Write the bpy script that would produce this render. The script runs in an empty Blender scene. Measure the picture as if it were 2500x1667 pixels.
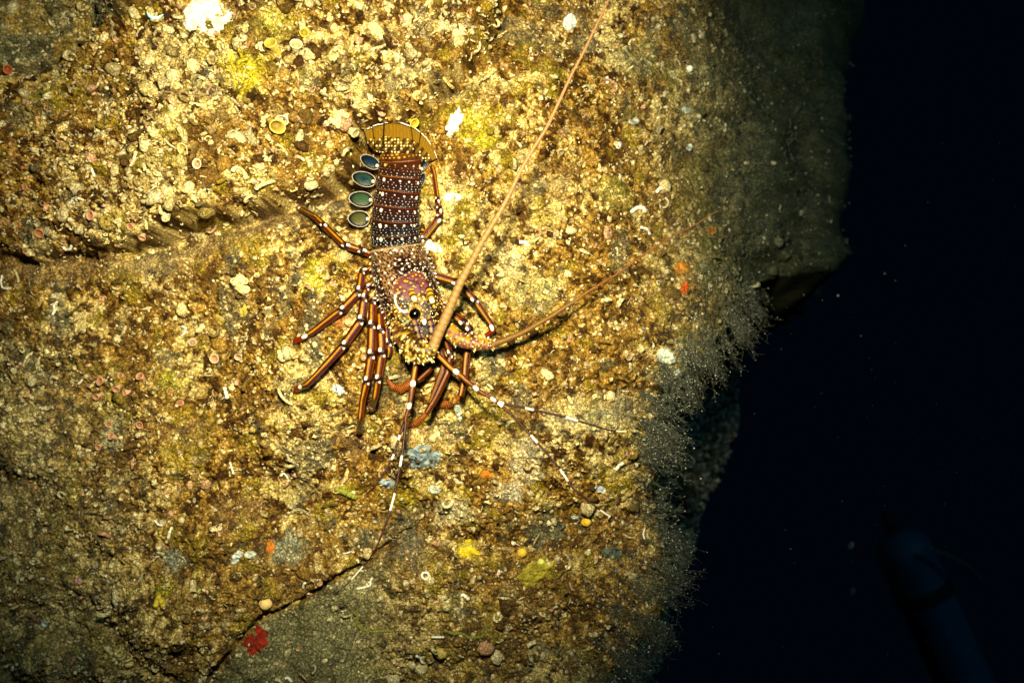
import bpy, math, random
import numpy as np

# ------------------------------------------------------------------ camera, world, light
SC = bpy.context.scene
COL = SC.collection
D = 1.2                 # metres from the camera to the wall plane (Y = 0)
S = 0.00052             # metres per photo pixel on the wall plane
CU, CV = 1250.0, 833.5

def W(px, py, h=0.0):
    """point standing h metres in front of the wall plane that is seen at photo pixel (px,py)"""
    k = (D - h) / D
    return np.array([(px - CU) * S * k, -h, (CV - py) * S * k])

cam = bpy.data.objects.new('camera', bpy.data.cameras.new('camera'))
COL.objects.link(cam)
cam.location = (0, -D, 0)
cam.rotation_euler = (math.radians(90), 0, 0)
cam.data.sensor_width = 36.0
cam.data.lens = 36.0 * D / (2500 * S)
cam.data.clip_start = 0.01
cam.data.clip_end = 100
SC.camera = cam
cam.data.dof.use_dof = True
cam.data.dof.focus_distance = 1.14
cam.data.dof.aperture_fstop = 3.2

world = bpy.data.worlds.new('World')
SC.world = world
world.use_nodes = True
bg = world.node_tree.nodes['Background']
bg.inputs[0].default_value = (0.05, 0.22, 0.60, 1)
bg.inputs[1].default_value = 0.0046

def lamp(name, kind, loc, target, energy, color, **kw):
    l = bpy.data.lights.new(name, kind)
    l.energy = energy
    l.color = color
    for k, v in kw.items():
        setattr(l, k, v)
    o = bpy.data.objects.new(name, l)
    COL.objects.link(o)
    from mathutils import Vector
    o.location = tuple(loc)
    d = Vector(tuple(target)) - Vector(tuple(loc))
    o.rotation_euler = d.to_track_quat('-Z', 'Y').to_euler()
    return o

# the diver-photographer's strobe, held above and left of the camera
lamp('strobe', 'SPOT', W(840, -980, 0.95), W(940, 560, 0.0), 176.0, (1.0, 0.88, 0.54),
     shadow_soft_size=0.036, spot_size=math.radians(75), spot_blend=1.0)
# added weak teal fill, standing in for strobe light greened by the water
lamp('teal_fill', 'SUN', (0.8, -1.5, 1.2), (0.1, 0, 0), 0.56, (0.24, 0.72, 0.80), angle=math.radians(12))

SC.view_settings.view_transform = 'Standard'
SC.view_settings.look = 'None'
SC.view_settings.exposure = 0.0
SC.view_settings.gamma = 1.0

# ------------------------------------------------------------------ numpy noise
RNG = np.random.default_rng(11)
random.seed(5)

def _h(ix, iy, iz, seed):
    n = (ix.astype(np.int64) * 374761393 + iy.astype(np.int64) * 668265263 +
         iz.astype(np.int64) * 2147483647 + seed * 1274126177) & 0xffffffff
    n = ((n ^ (n >> 13)) * 1274126177) & 0xffffffff
    n = ((n ^ (n >> 16)) * 2246822519) & 0xffffffff
    return ((n ^ (n >> 15)) & 0xffffff) / float(0xffffff)

def vnoise(x, y, seed=0):
    ix = np.floor(x); iy = np.floor(y)
    fx = x - ix; fy = y - iy
    fx = fx * fx * (3 - 2 * fx); fy = fy * fy * (3 - 2 * fy)
    z = np.zeros_like(ix)
    a = _h(ix, iy, z, seed); b = _h(ix + 1, iy, z, seed)
    c = _h(ix, iy + 1, z, seed); d = _h(ix + 1, iy + 1, z, seed)
    return (a + (b - a) * fx) * (1 - fy) + (c + (d - c) * fx) * fy

def fbm(x, y, seed=0, oct=4, gain=0.5):
    v = 0; a = 1.0; t = 0
    for o in range(oct):
        v = v + a * vnoise(x * 2 ** o + o * 17.3, y * 2 ** o - o * 9.1, seed + o * 7)
        t += a; a *= gain
    return v / t

def worley(x, y, seed=0):
    """distance to the nearest cell point and that cell's random value"""
    ix = np.floor(x); iy = np.floor(y)
    best = np.full(x.shape, 9.0); val = np.zeros(x.shape)
    z = np.zeros_like(ix)
    for dx in (-1, 0, 1):
        for dy in (-1, 0, 1):
            cx = ix + dx; cy = iy + dy
            px = cx + _h(cx, cy, z, seed); py = cy + _h(cx, cy, z, seed + 3)
            d = (x - px) ** 2 + (y - py) ** 2
            m = d < best
            best = np.where(m, d, best)
            val = np.where(m, _h(cx, cy, z, seed + 9), val)
    return np.sqrt(best), val

def ss(a, b, x):
    t = np.clip((x - a) / (b - a), 0, 1)
    return t * t * (3 - 2 * t)

# ------------------------------------------------------------------ polylines in wall space
def seg_dist(u, v, pts):
    """signed distance (px) to an open polyline: positive on its left-hand side"""
    best = np.full(u.shape, 1e9); sg = np.ones(u.shape)
    for (x0, y0), (x1, y1) in zip(pts[:-1], pts[1:]):
        dx, dy = x1 - x0, y1 - y0
        L2 = dx * dx + dy * dy
        t = np.clip(((u - x0) * dx + (v - y0) * dy) / L2, 0, 1)
        ex = u - (x0 + t * dx); ey = v - (y0 + t * dy)
        d = ex * ex + ey * ey
        c = dx * (v - y0) - dy * (u - x0)
        m = d < best
        best = np.where(m, d, best)
        sg = np.where(m, np.sign(c), sg)
    return np.sqrt(best) * sg

def ortho(px, py, h):
    k = (D - h) / D
    return (CU + (px - CU) * k, CV + (py - CV) * k)

EDGE_PX = [(2300, -600, -.34), (2250, -200, -.34), (2225, 0, -.33), (2190, 180, -.31), (2205, 330, -.30), (2200, 430, -.30),
           (2195, 520, -.30), (2180, 600, -.30), (2100, 650, -.28), (1950, 660, -.26), (1890, 690, -.24), (1840, 740, -.21), (1770, 795, -.18), (1672, 885, -.13),
           (1600, 950, -.10), (1585, 1080, -.09), (1592, 1200, -.09), (1615, 1300, -.09), (1630, 1400, -.10),
           (1605, 1480, -.10), (1535, 1560, -.10), (1465, 1667, -.10), (1395, 1790, -.12), (1380, 2300, -.15)]
EDGE = [ortho(*p) for p in EDGE_PX]
BACK_PX = [(2040, 560, -.62), (2010, 660, -.62), (1960, 730, -.62), (1895, 810, -.62), (1865, 900, -.62), (1850, 1000, -.62), (1822, 1120, -.62),
           (1790, 1230, -.62), (1750, 1350, -.62), (1700, 1480, -.62), (1620, 1700, -.62), (1500, 2200, -.62)]
BEDGE = [ortho(*p) for p in BACK_PX]
LEDGE1 = [(-900, 610), (-200, 610), (0, 600), (150, 608), (330, 600), (440, 582), (560, 532), (690, 495), (760, 470),
          (850, 430), (890, 320), (960, 305), (1030, 290), (1062, 240), (1120, 190), (1190, 120), (1230, -40), (1250, -700)]
CRACK1 = [(-400, 170), (0, 120), (95, 82), (150, 62), (260, 40), (330, 48), (470, 30), (560, -40), (700, -500)]
CRACK2 = [(1250, 1200), (1060, 1265), (960, 1325), (870, 1385), (800, 1420), (735, 1462), (631, 1507), (587, 1555), (533, 1624), (480, 1685), (380, 1900)]
LEDGE3 = [(1080, 250), (1200, 215), (1330, 232), (1450, 262), (1600, 262), (1720, 290), (1850, 330)]

def H(u, v, fine=True):
    """height (m, towards the camera) of the rock face at wall coordinates u,v given in photo pixels"""
    wu = u + 34 * (fbm(u / 90, v / 90, 3, 3) - .5) * 2
    wv = v + 34 * (fbm(u / 90, v / 90, 5, 3) - .5) * 2
    h = 0.075 * (fbm(u / 420, v / 420, 21, 3) - .5) * 2
    # general roll of the boulder
    h = h - 0.13 * ss(520, -350, u) + .035 * np.exp(-(((u - 950) / 560) ** 2 + ((v - 900) / 420) ** 2))  - 0.05 * ss(1150, 1900, v) - .03 * ss(300, -300, v)
    up = ss(950, 560, v)
    h = h - up * (0.30 * (np.clip((u - 1330) / 1000, 0, 2) ** 1.2) + .10 * ss(1650, 2050, u))
    h = h - (1 - up) * 0.06 * (np.clip((u - 1300) / 450, 0, 2) ** 2)
    # top left mass that overhangs the shelf
    d1 = seg_dist(wu, wv, LEDGE1)
    up1 = ss(12, -14, d1)
    h = h + up1 * (0.016 + .036 * ss(200, 430, u)) + ss(160, -60, d1) * ss(-700, -60, d1) * 0.012
    h = h - (.008 + 0.020 * ss(200, 500, u)) * np.exp(-((d1 - 16) / 16) ** 2)
    h = h - .030 * ss(120, 0, d1) * ss(0, 10, d1) * ss(1000, 820, u) * (.5 + .5 * ss(0, 400, u))
    d3 = seg_dist(wu, wv, LEDGE3)
    h = h - 0.030 * np.exp(-((d3 + 14) / 18) ** 2) + .012 * np.exp(-((d3 - 30) / 40) ** 2)
    # crack top left, slabs above it
    dc = seg_dist(u + .35 * (wu - u), v + .35 * (wv - v), CRACK1)
    h = h - 0.055 * np.exp(-((dc) / 11) ** 2)
    dv = np.abs((u + .3 * (wu - u)) - (160 - (v * .3)))
    h = h - 0.03 * np.exp(-(dv / 10) ** 2) * ss(0, -14, dc)
    # crack bottom, smooth slab right of it set lower
    d2 = seg_dist(u + .3 * (wu - u), v + .3 * (wv - v), CRACK2)
    low = ss(1190, 1420, v)
    side = ss(-8, 8, d2)
    h = h + low * (0.009 * side * ss(260, 20, d2)) - 0.020 * low * np.exp(-((d2 + 3) / 4.5) ** 2) * (.35 + 1.3 * fbm(u / 60, v / 60, 91, 2))
    # medium relief
    h = h + 0.030 * (fbm(u / 170, v / 120, 41, 4) - .5) * 2
    rough = H_rough(u, v, d1, d2)
    if fine:
        w1, _ = worley(wu / 46, wv / 38, 51)
        h = h + rough * 0.0085 * (0.55 - w1)
        w2, _ = worley(u / 17, v / 15, 61)
        h = h + rough * 0.0052 * (0.5 - w2)
        h = h + (0.35 + .65 * rough) * 0.0042 * (1 - 2.6 * np.abs(fbm(u / 11, v / 11, 71, 2) - .5) * 2)
    # outline: roll over and drop away
    bw = (fbm(u / 300, v / 260, 93, 4) - .5) * 2 + .35
    de = seg_dist(u + .30 * (wu - u) + bw * 75 * ss(640, 480, v), v + .30 * (wv - v), EDGE) * S
    R = 0.03 + .07 * ss(600, 450, v)
    t = np.clip((R - de) / R, 0, 1)
    h = h - R * (1 - np.sqrt(np.clip(1 - t * t, 0, 1))) - np.clip(-de, 0, 1) * 6.0
    return np.maximum(h, -0.95)

def H_rough(u, v, d1=None, d2=None):
    if d1 is None:
        d1 = seg_dist(u, v, LEDGE1); d2 = seg_dist(u, v, CRACK2)
    r = 0.75 + 0.9 * ss(20, -40, d1)
    r = r - .6 * np.exp(-((d1 - 45) / 40) ** 2)                       # smooth shelf under the ledge
    r = r * (1 - .75 * ss(1300, 1450, v) * ss(-8, -30, d2) * ss(1000, 780, u))  # smooth slab
    r = r * (1 - .5 * ss(1550, 1850, u) * ss(700, 400, v))
    dc = seg_dist(u, v, CRACK1)
    r = r * (1 - .3 * ss(0, -20, dc))
    r = r * (1 - .55 * np.exp(-(((u - 180) / 160) ** 2 + ((v - 130) / 50) ** 2)))
    for cu, cv, ru, rv in ((1420, 1010, 90, 45), (1330, 1290, 55, 80), (380, 580, 160, 26), (1250, 640, 60, 40), (790, 500, 50, 24), (1580, 270, 120, 26), (1600, 90, 140, 70), (690, 1340, 55, 35)):
        r = r * (1 - .65 * np.exp(-(((u - cu) / ru) ** 2 + ((v - cv) / rv) ** 2)))
    return np.clip(r, .15, 2)

def HB(u, v, fine=True):
    """the farther rock, seen past the overhang"""
    h = -0.60 + 0.10 * (fbm(u / 300, v / 300, 121, 4) - .5) * 2 - .0002 * np.clip(u - 1500, 0, 900)
    if fine:
        w1, _ = worley(u / 60, v / 50, 151)
        h = h + 0.014 * (0.5 - w1) + .010 * (fbm(u / 26, v / 26, 171, 3) - .5) * 2
    wu = 40 * (fbm(u / 80, v / 80, 133, 3) - .5) * 2
    de = seg_dist(u + wu, v, BEDGE) * S
    R = 0.10
    t = np.clip((R - de) / R, 0, 1)
    h = h - R * (1 - np.sqrt(np.clip(1 - t * t, 0, 1))) - np.clip(-de, 0, 1) * 6.0
    return np.maximum(h, -1.6)

def surf(px, py, fine=False, f=None):
    """height of the rock where the camera sees it at photo pixel (px,py)"""
    f = f or H
    px = np.atleast_1d(np.asarray(px, float)); py = np.atleast_1d(np.asarray(py, float))
    h = np.zeros(px.shape)
    for _ in range(9):
        k = (D - h) / D
        h = .5 * h + .5 * f(CU + (px - CU) * k, CV + (py - CV) * k, fine)
    return h

def sh(px, py):
    return float(surf(px, py, True)[0])

def to_px(u, v, h):
    k = D / (D - h)
    return CU + (u - CU) * k, CV + (v - CV) * k

def uvh(u, v, h):
    return np.stack([(u - CU) * S, -h, (CV - v) * S], -1)

# ------------------------------------------------------------------ colours (surface paint, with dimming painted in on the receding face)
def C3(*a): return np.array(a, float)
def mixc(a, b, t): return a + (b - a) * t[..., None]

PATCH = [  # px, py, rx, ry, colour, strength
    (640, 225, 70, 60, (.66, .56, .03), .85), (700, 110, 60, 50, (.75, .66, .12), .6), (1180, 330, 60, 55, (.50, .42, .03), .8), (1150, 270, 40, 30, (.20, .15, .03), .7),
    (1340, 235, 60, 18, (.42, .33, .03), .8), (190, 110, 130, 45, (.36, .20, .03), .8), (60, 220, 60, 50, (.30, .24, .03), .7),
    (1400, 430, 45, 30, (.16, .08, .02), .8), (1390, 500, 40, 20, (.22, .10, .02), .6), (1500, 470, 60, 60, (.42, .38, .08), .5),
    (400, 930, 50, 45, (.38, .32, .02), .8), (790, 690, 40, 50, (.55, .48, .04), .8), (850, 790, 30, 20, (.40, .10, .03), .7),
    (460, 1340, 25, 30, (.28, .19, .03), .7), (390, 1440, 40, 30, (.33, .29, .02), .7), (1140, 1348, 30, 24, (.42, .33, .02), .9),
    (985, 1240, 40, 30, (.38, .29, .02), .8), (1305, 1395, 55, 35, (.26, .23, .02), .85), (840, 1195, 25, 10, (.36, .42, .02), .8),
    (1340, 1290, 50, 70, (.10, .11, .07), .85), (1000, 1350, 60, 60, (.17, .16, .11), .5), (1240, 1195, 55, 40, (.72, .66, .44), .7), (1110, 1250, 60, 45, (.62, .58, .36), .6),
    (1280, 1120, 50, 55, (.75, .68, .45), .6), (700, 1340, 60, 40, (.30, .34, .24), .7), (400, 1380, 50, 30, (.32, .36, .27), .6),
    (250, 1060, 60, 60, (.26, .30, .21), .5), (1070, 720, 60, 50, (.75, .66, .24), .5), (1300, 700, 90, 60, (.62, .56, .22), .5), (1240, 640, 40, 40, (.70, .68, .40), .5),
    (1800, 590, 60, 60, (.18, .17, .02), .5), (1340, 110, 60, 40, (.16, .13, .05), .6), (1180, 125, 35, 25, (.34, .24, .04), .8), (780, 500, 45, 22, (.14, .16, .11), .8), (1590, 110, 120, 60, (.20, .22, .12), .5),
    (1700, 410, 40, 60, (.33, .24, .06), .5), (1480, 1000, 120, 60, (.28, .28, .18), .6), (860, 1080, 60, 60, (.24, .15, .07), .5), (1240, 1075, 40, 30, (.16, .12, .06), .5),
    (1260, 1420, 200, 90, (.16, .10, .03), .3), (1150, 1600, 200, 90, (.14, .10, .05), .35), (1360, 1020, 70, 30, (.40, .36, .22), .5), (1720, 760, 30, 40, (.08, .08, .06), .5),
    (1700, 650, 40, 60, (.30, .17, .03), .5), (560, 1250, 90, 60, (.20, .13, .06), .4), (440, 1060, 90, 50, (.22, .14, .08), .4), (1450, 1220, 60, 30, (.34, .20, .05), .6)]

def rock_colour(u, v):
    n1 = fbm(u / 150, v / 130, 201, 4); n2 = fbm(u / 22, v / 22, 211, 3); n3 = fbm(u / 60, v / 60, 221, 3)
    n4 = fbm(u / 7, v / 7, 231, 2)
    dark = C3(.050, .021, .004); tan = C3(.36, .205, .032); cream = C3(.74, .58, .22)
    c = mixc(dark[None], tan[None], ss(.36, .55, n2 * .55 + n4 * .45))
    c = mixc(c, cream[None], ss(.49, .64, n2 * .38 + n1 * .42 + n4 * .2) * .9)
    c = mixc(c, C3(.16, .080, .016)[None], ss(.52, .68, fbm(u / 95, v / 75, 261, 5)) * .5)
    c = mixc(c, C3(.045, .020, .005)[None], ss(.58, .70, fbm(u / 15, v / 12, 271, 3)) * .75)
    c = mixc(c, C3(.34, .26, .02)[None], ss(.60, .72, n3) * .5)
    c = mixc(c, C3(.15, .16, .10)[None], ss(.62, .74, fbm(u / 80, v / 80, 241, 4)) * .45)
    # greener and greyer down-left, downwards and to the right
    g = np.clip(ss(430, -60, u) * ss(700, 1100, v) + ss(1150, 1650, v) * .35 + ss(1480, 1850, u) * .9, 0, 1)
    c = mixc(c, C3(.17, .17, .095)[None], g * .5)
    for (pu, pv, ru, rv, col, st) in PATCH:
        m = (np.abs(u - pu) < ru * 2.6) & (np.abs(v - pv) < rv * 2.6)
        if not m.any(): continue
        d = ((u[m] - pu) / ru) ** 2 + ((v[m] - pv) / rv) ** 2
        e = fbm(u[m] / 28, v[m] / 28, int(pu) + 3, 3) * 1.8
        t = ss(1.15, .45, d * .55 + e * .62) * st
        c[m] = mixc(c[m], C3(*col)[None] * (.65 + .7 * n4[m])[:, None], t)
    # smooth grey slab below the lower crack
    d2 = seg_dist(u, v, CRACK2)
    t = ss(-4, -26, d2) * ss(1300, 1420, v) * ss(1050, 820, u)
    c = mixc(c, C3(.17, .165, .085)[None] * (.7 + .6 * n2)[:, None], t * .9)
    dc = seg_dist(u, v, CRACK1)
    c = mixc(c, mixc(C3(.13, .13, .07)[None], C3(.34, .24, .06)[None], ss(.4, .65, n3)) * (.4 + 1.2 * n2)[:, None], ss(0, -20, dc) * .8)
    d1 = seg_dist(u, v, LEDGE1)
    c = mixc(c, C3(.30, .21, .09)[None] * (.6 + .8 * n4)[:, None], np.exp(-((d1 - 38) / 30) ** 2) * .6 * ss(900, 800, u))
    # dim light on the receding face and rims, painted in as dark teal-grey
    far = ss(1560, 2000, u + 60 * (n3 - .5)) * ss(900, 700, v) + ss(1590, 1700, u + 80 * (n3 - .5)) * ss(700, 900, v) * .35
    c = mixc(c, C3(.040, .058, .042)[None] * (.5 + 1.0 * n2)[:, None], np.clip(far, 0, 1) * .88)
    return np.clip(c, .004, .92)

# ------------------------------------------------------------------ mesh helpers
def make_mesh(name, verts, tris, cols=None, smooth=True, quads=None):
    me = bpy.data.meshes.new(name)
    verts = np.asarray(verts, np.float32)
    F = []; T = []
    if tris is not None and len(tris):
        tris = np.asarray(tris, np.int32); F.append(tris.ravel()); T.append(np.full(len(tris), 3, np.int32))
    if quads is not None and len(quads):
        quads = np.asarray(quads, np.int32); F.append(quads.ravel()); T.append(np.full(len(quads), 4, np.int32))
    loops = np.concatenate(F); tot = np.concatenate(T)
    start = np.concatenate([[0], np.cumsum(tot)[:-1]]).astype(np.int32)
    me.vertices.add(len(verts)); me.vertices.foreach_set('co', verts.ravel())
    me.loops.add(len(loops)); me.loops.foreach_set('vertex_index', loops)
    me.polygons.add(len(tot)); me.polygons.foreach_set('loop_start', start)
    me.polygons.foreach_set('loop_total', tot)
    if smooth: me.polygons.foreach_set('use_smooth', np.ones(len(tot), bool))
    me.update(calc_edges=True)
    if cols is not None:
        a = me.color_attributes.new('Col', 'FLOAT_COLOR', 'POINT')
        c = np.ones((len(verts), 4), np.float32); c[:, :3] = cols
        a.data.foreach_set('color', c.ravel())
    return me

def link(name, me, mat, parent=None):
    o = bpy.data.objects.new(name, me)
    if mat: me.materials.append(mat)
    COL.objects.link(o)
    if parent is not None: o.parent = parent
    return o

def tag(o, label=None, cat=None, group=None, kind=None):
    if label: o['label'] = label
    if cat: o['category'] = cat
    if group: o['group'] = group
    if kind: o['kind'] = kind
    return o

def nodemat(name, rough=.6, spec=.3, bump=.0, bscale=900, var=.25, vscale=400, coat=0, plain=None, trans=0, sss=0, vein=0):
    m = bpy.data.materials.new(name); m.use_nodes = True
    nt = m.node_tree; b = nt.nodes['Principled BSDF']
    b.inputs['Roughness'].default_value = rough
    b.inputs['Specular IOR Level'].default_value = spec
    if coat: b.inputs['Coat Weight'].default_value = coat; b.inputs['Coat Roughness'].default_value = .15
    if sss: b.inputs['Subsurface Weight'].default_value = sss; b.inputs['Subsurface Scale'].default_value = .004
    tc = nt.nodes.new('ShaderNodeTexCoord')
    if plain is None:
        a = nt.nodes.new('ShaderNodeVertexColor'); a.layer_name = 'Col'; src = a.outputs['Color']
    else:
        a = nt.nodes.new('ShaderNodeRGB'); a.outputs[0].default_value = (*plain, 1); src = a.outputs[0]
    n = nt.nodes.new('ShaderNodeTexNoise'); n.inputs['Scale'].default_value = vscale; n.inputs['Detail'].default_value = 5
    nt.links.new(tc.outputs['Object'], n.inputs['Vector'])
    mr = nt.nodes.new('ShaderNodeMapRange'); mr.inputs[1].default_value = .3; mr.inputs[2].default_value = .7
    mr.inputs[3].default_value = 1 - var; mr.inputs[4].default_value = 1 + var
    nt.links.new(n.outputs['Fac'], mr.inputs[0])
    mx = nt.nodes.new('ShaderNodeVectorMath'); mx.operation = 'SCALE'
    nt.links.new(src, mx.inputs[0]); nt.links.new(mr.outputs[0], mx.inputs['Scale'])
    if vein:      # shade in the gaps between crusts, painted in as a dark vein network
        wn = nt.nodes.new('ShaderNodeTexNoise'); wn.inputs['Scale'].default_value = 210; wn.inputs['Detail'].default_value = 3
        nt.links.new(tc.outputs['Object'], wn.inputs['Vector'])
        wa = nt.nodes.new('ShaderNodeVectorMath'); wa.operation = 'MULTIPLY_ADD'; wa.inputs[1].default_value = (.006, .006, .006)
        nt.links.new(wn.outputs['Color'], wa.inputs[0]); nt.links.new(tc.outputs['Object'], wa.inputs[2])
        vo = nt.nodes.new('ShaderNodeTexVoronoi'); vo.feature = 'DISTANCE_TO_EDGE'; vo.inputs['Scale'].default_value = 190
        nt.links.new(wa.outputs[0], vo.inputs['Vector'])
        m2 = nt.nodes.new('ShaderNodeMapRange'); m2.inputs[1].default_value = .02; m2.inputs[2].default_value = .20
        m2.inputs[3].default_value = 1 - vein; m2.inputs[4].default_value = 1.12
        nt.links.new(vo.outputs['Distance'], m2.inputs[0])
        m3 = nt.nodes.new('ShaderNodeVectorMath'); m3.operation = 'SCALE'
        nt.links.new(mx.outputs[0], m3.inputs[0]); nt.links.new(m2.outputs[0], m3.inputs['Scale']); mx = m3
    nt.links.new(mx.outputs[0], b.inputs['Base Color'])
    if bump:
        n2 = nt.nodes.new('ShaderNodeTexNoise'); n2.inputs['Scale'].default_value = bscale; n2.inputs['Detail'].default_value = 6
        n2.inputs['Roughness'].default_value = .65
        nt.links.new(tc.outputs['Object'], n2.inputs['Vector'])
        bp = nt.nodes.new('ShaderNodeBump'); bp.inputs['Strength'].default_value = 1.0; bp.inputs['Distance'].default_value = bump
        nt.links.new(n2.outputs['Fac'], bp.inputs['Height']); nt.links.new(bp.outputs[0], b.inputs['Normal'])
    return m

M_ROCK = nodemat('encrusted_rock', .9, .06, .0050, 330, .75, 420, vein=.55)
M_BACK = nodemat('far_rock', .9, .05, .004, 120, .4, 90)
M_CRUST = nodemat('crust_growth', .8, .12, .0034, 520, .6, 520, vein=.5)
M_SHELL = nodemat('lobster_shell', .26, .22, .0004, 1500, .15, 900)
M_MEMB = nodemat('tail_membrane', .24, .22, .0003, 1500, .15, 700)
M_FAN = nodemat('fan_membrane', .55, .05, .0003, 1500, .2, 700)
M_SOFT = nodemat('soft_growth', .7, .10, .0012, 500, .22, 260, sss=.15)
M_HYD = nodemat('hydroid', .8, .1, 0, 1, .3, 300)

# ------------------------------------------------------------------ the rock faces
def axis(a, b, a0, b0, step):
    mid = np.arange(a0, b0 + step, step)
    lo = [a0]; st = step
    while lo[-1] > a: st *= 1.12; lo.append(lo[-1] - st)
    hi = [mid[-1]]; st = step
    while hi[-1] < b: st *= 1.12; hi.append(hi[-1] + st)
    return np.concatenate([np.array(lo[1:])[::-1], mid, np.array(hi[1:])])

def heightfield(name, fu, us, vs, colf, mat, floor):
    U, V = np.meshgrid(us, vs)
    u = U.ravel(); v = V.ravel()
    h = fu(u, v)
    nu, nv = len(us), len(vs)
    i = np.arange(nu * nv).reshape(nv, nu)
    q = np.stack([i[:-1, :-1], i[1:, :-1], i[1:, 1:], i[:-1, 1:]], -1).reshape(-1, 4)
    q = q[(h[q].max(1) > floor)]                       # nothing beyond the drop-off: open dark water
    me = make_mesh(name, uvh(u, v, h), None, colf(u, v), True, q)
    o = link(name, me, mat); o['kind'] = 'structure'
    return o

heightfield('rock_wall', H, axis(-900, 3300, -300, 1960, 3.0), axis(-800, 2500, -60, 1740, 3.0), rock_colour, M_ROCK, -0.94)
# the upper right of the wall lies deeper, so its wall coordinates run past 1960: covered by the growing steps

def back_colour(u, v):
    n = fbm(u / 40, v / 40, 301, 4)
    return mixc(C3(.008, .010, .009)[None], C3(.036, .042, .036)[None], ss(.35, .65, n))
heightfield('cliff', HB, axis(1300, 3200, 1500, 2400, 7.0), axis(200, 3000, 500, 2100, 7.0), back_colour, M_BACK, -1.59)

# ------------------------------------------------------------------ prototypes of small growth
def grid_faces(nr, n, closed=True):
    f = []
    for r in range(nr - 1):
        for k in range(n if closed else n - 1):
            a = r * n + k; b = r * n + (k + 1) % n
            f += [(a, b, b + n), (a, b + n, a + n)]
    return f

def proto_cup(n=9, wob=.12, rg=random):
    rings = [(.62, -.4), (.66, .35), (.86, .85), (1.0, 1.05), (.78, 1.02), (.5, .6)]
    ph = [rg.uniform(0, 6.28) for _ in range(3)]
    V = []; T = []
    for i, (r, z) in enumerate(rings):
        for k in range(n):
            a = 2 * math.pi * k / n
            rr = r * (1 + wob * math.sin(2 * a + ph[0]) + wob * .6 * math.sin(3 * a + ph[1]))
            V.append((rr * math.cos(a), rr * math.sin(a), z)); T.append(0.0 if i < 4 else (.35 if i == 4 else .75))
    V.append((0, 0, .55)); T.append(.6)
    f = grid_faces(len(rings), n); o = (len(rings) - 1) * n
    f += [(o + k, o + (k + 1) % n, len(V) - 1) for k in range(n)]
    return np.array(V), np.array(f), np.array(T)

def ico(sub=1):
    import bmesh
    bm = bmesh.new(); bmesh.ops.create_icosphere(bm, subdivisions=sub, radius=1)
    V = np.array([v.co[:] for v in bm.verts]); F = np.array([[v.index for v in f.verts] for f in bm.faces]); bm.free()
    return V, F
ICO1 = ico(1); ICO2 = ico(2); ICO3 = ico(3); ICO4 = ico(4)

def proto_blob(rg, amp=.35, flat=.7, base=ICO2):
    V, F = base; V = V.copy()
    for _ in range(5):
        d = rg.normal(size=3); d /= np.linalg.norm(d)
        V *= (1 + amp * rg.uniform(-1, 1) * np.clip(V @ d, 0, 1)[:, None] ** 2)
    V[:, 2] *= flat
    return V, F, np.zeros(len(V))

def proto_worm(rg, turns=1.0, n=5, m=9, r=.16):
    t = np.linspace(0, 1, m)
    a = t * turns * 3.0 + rg.uniform(0, 6); rad = .9
    P = np.stack([np.cumsum(np.cos(a)) / m * 2.2, np.cumsum(np.sin(a)) / m * 2.2, .12 + .3 * np.sin(t * 3 + rg.uniform(0, 3))], -1)
    P -= P.mean(0) * [1, 1, 0]
    V = []
    for i in range(m):
        tg = P[min(i + 1, m - 1)] - P[max(i - 1, 0)]; tg /= np.linalg.norm(tg)
        s_ = np.cross(tg, [0, 0, 1]); s_ /= np.linalg.norm(s_) + 1e-9; w = np.cross(s_, tg)
        for k in range(n):
            b = 6.283 * k / n; V.append(P[i] + r * (math.cos(b) * s_ + math.sin(b) * w))
    return np.array(V), np.array(grid_faces(m, n)), np.zeros(len(V))

def proto_flake(rg, n=11):
    V = [(0, 0, .25)]; ph = rg.uniform(0, 6); jag = rg.uniform(.55, 1.25, n)
    for r, z in ((.5, .2), (1, 0), (.95, -.12)):
        for k in range(n):
            a = 6.283 * k / n; rr = r * (1 + .30 * math.sin(2 * a + ph)) * (1 + (jag[k] - 1) * r)
            V.append((rr * math.cos(a), rr * .8 * math.sin(a), z + .22 * rr * math.cos(a) ** 2))
    f = [(0, 1 + k, 1 + (k + 1) % n) for k in range(n)]
    for r in range(2):
        for k in range(n):
            a = 1 + r * n + k; b = 1 + r * n + (k + 1) % n
            f += [(a, a + n, b), (b, a + n, b + n)]
    return np.array(V), np.array(f), np.zeros(len(V))

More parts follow.
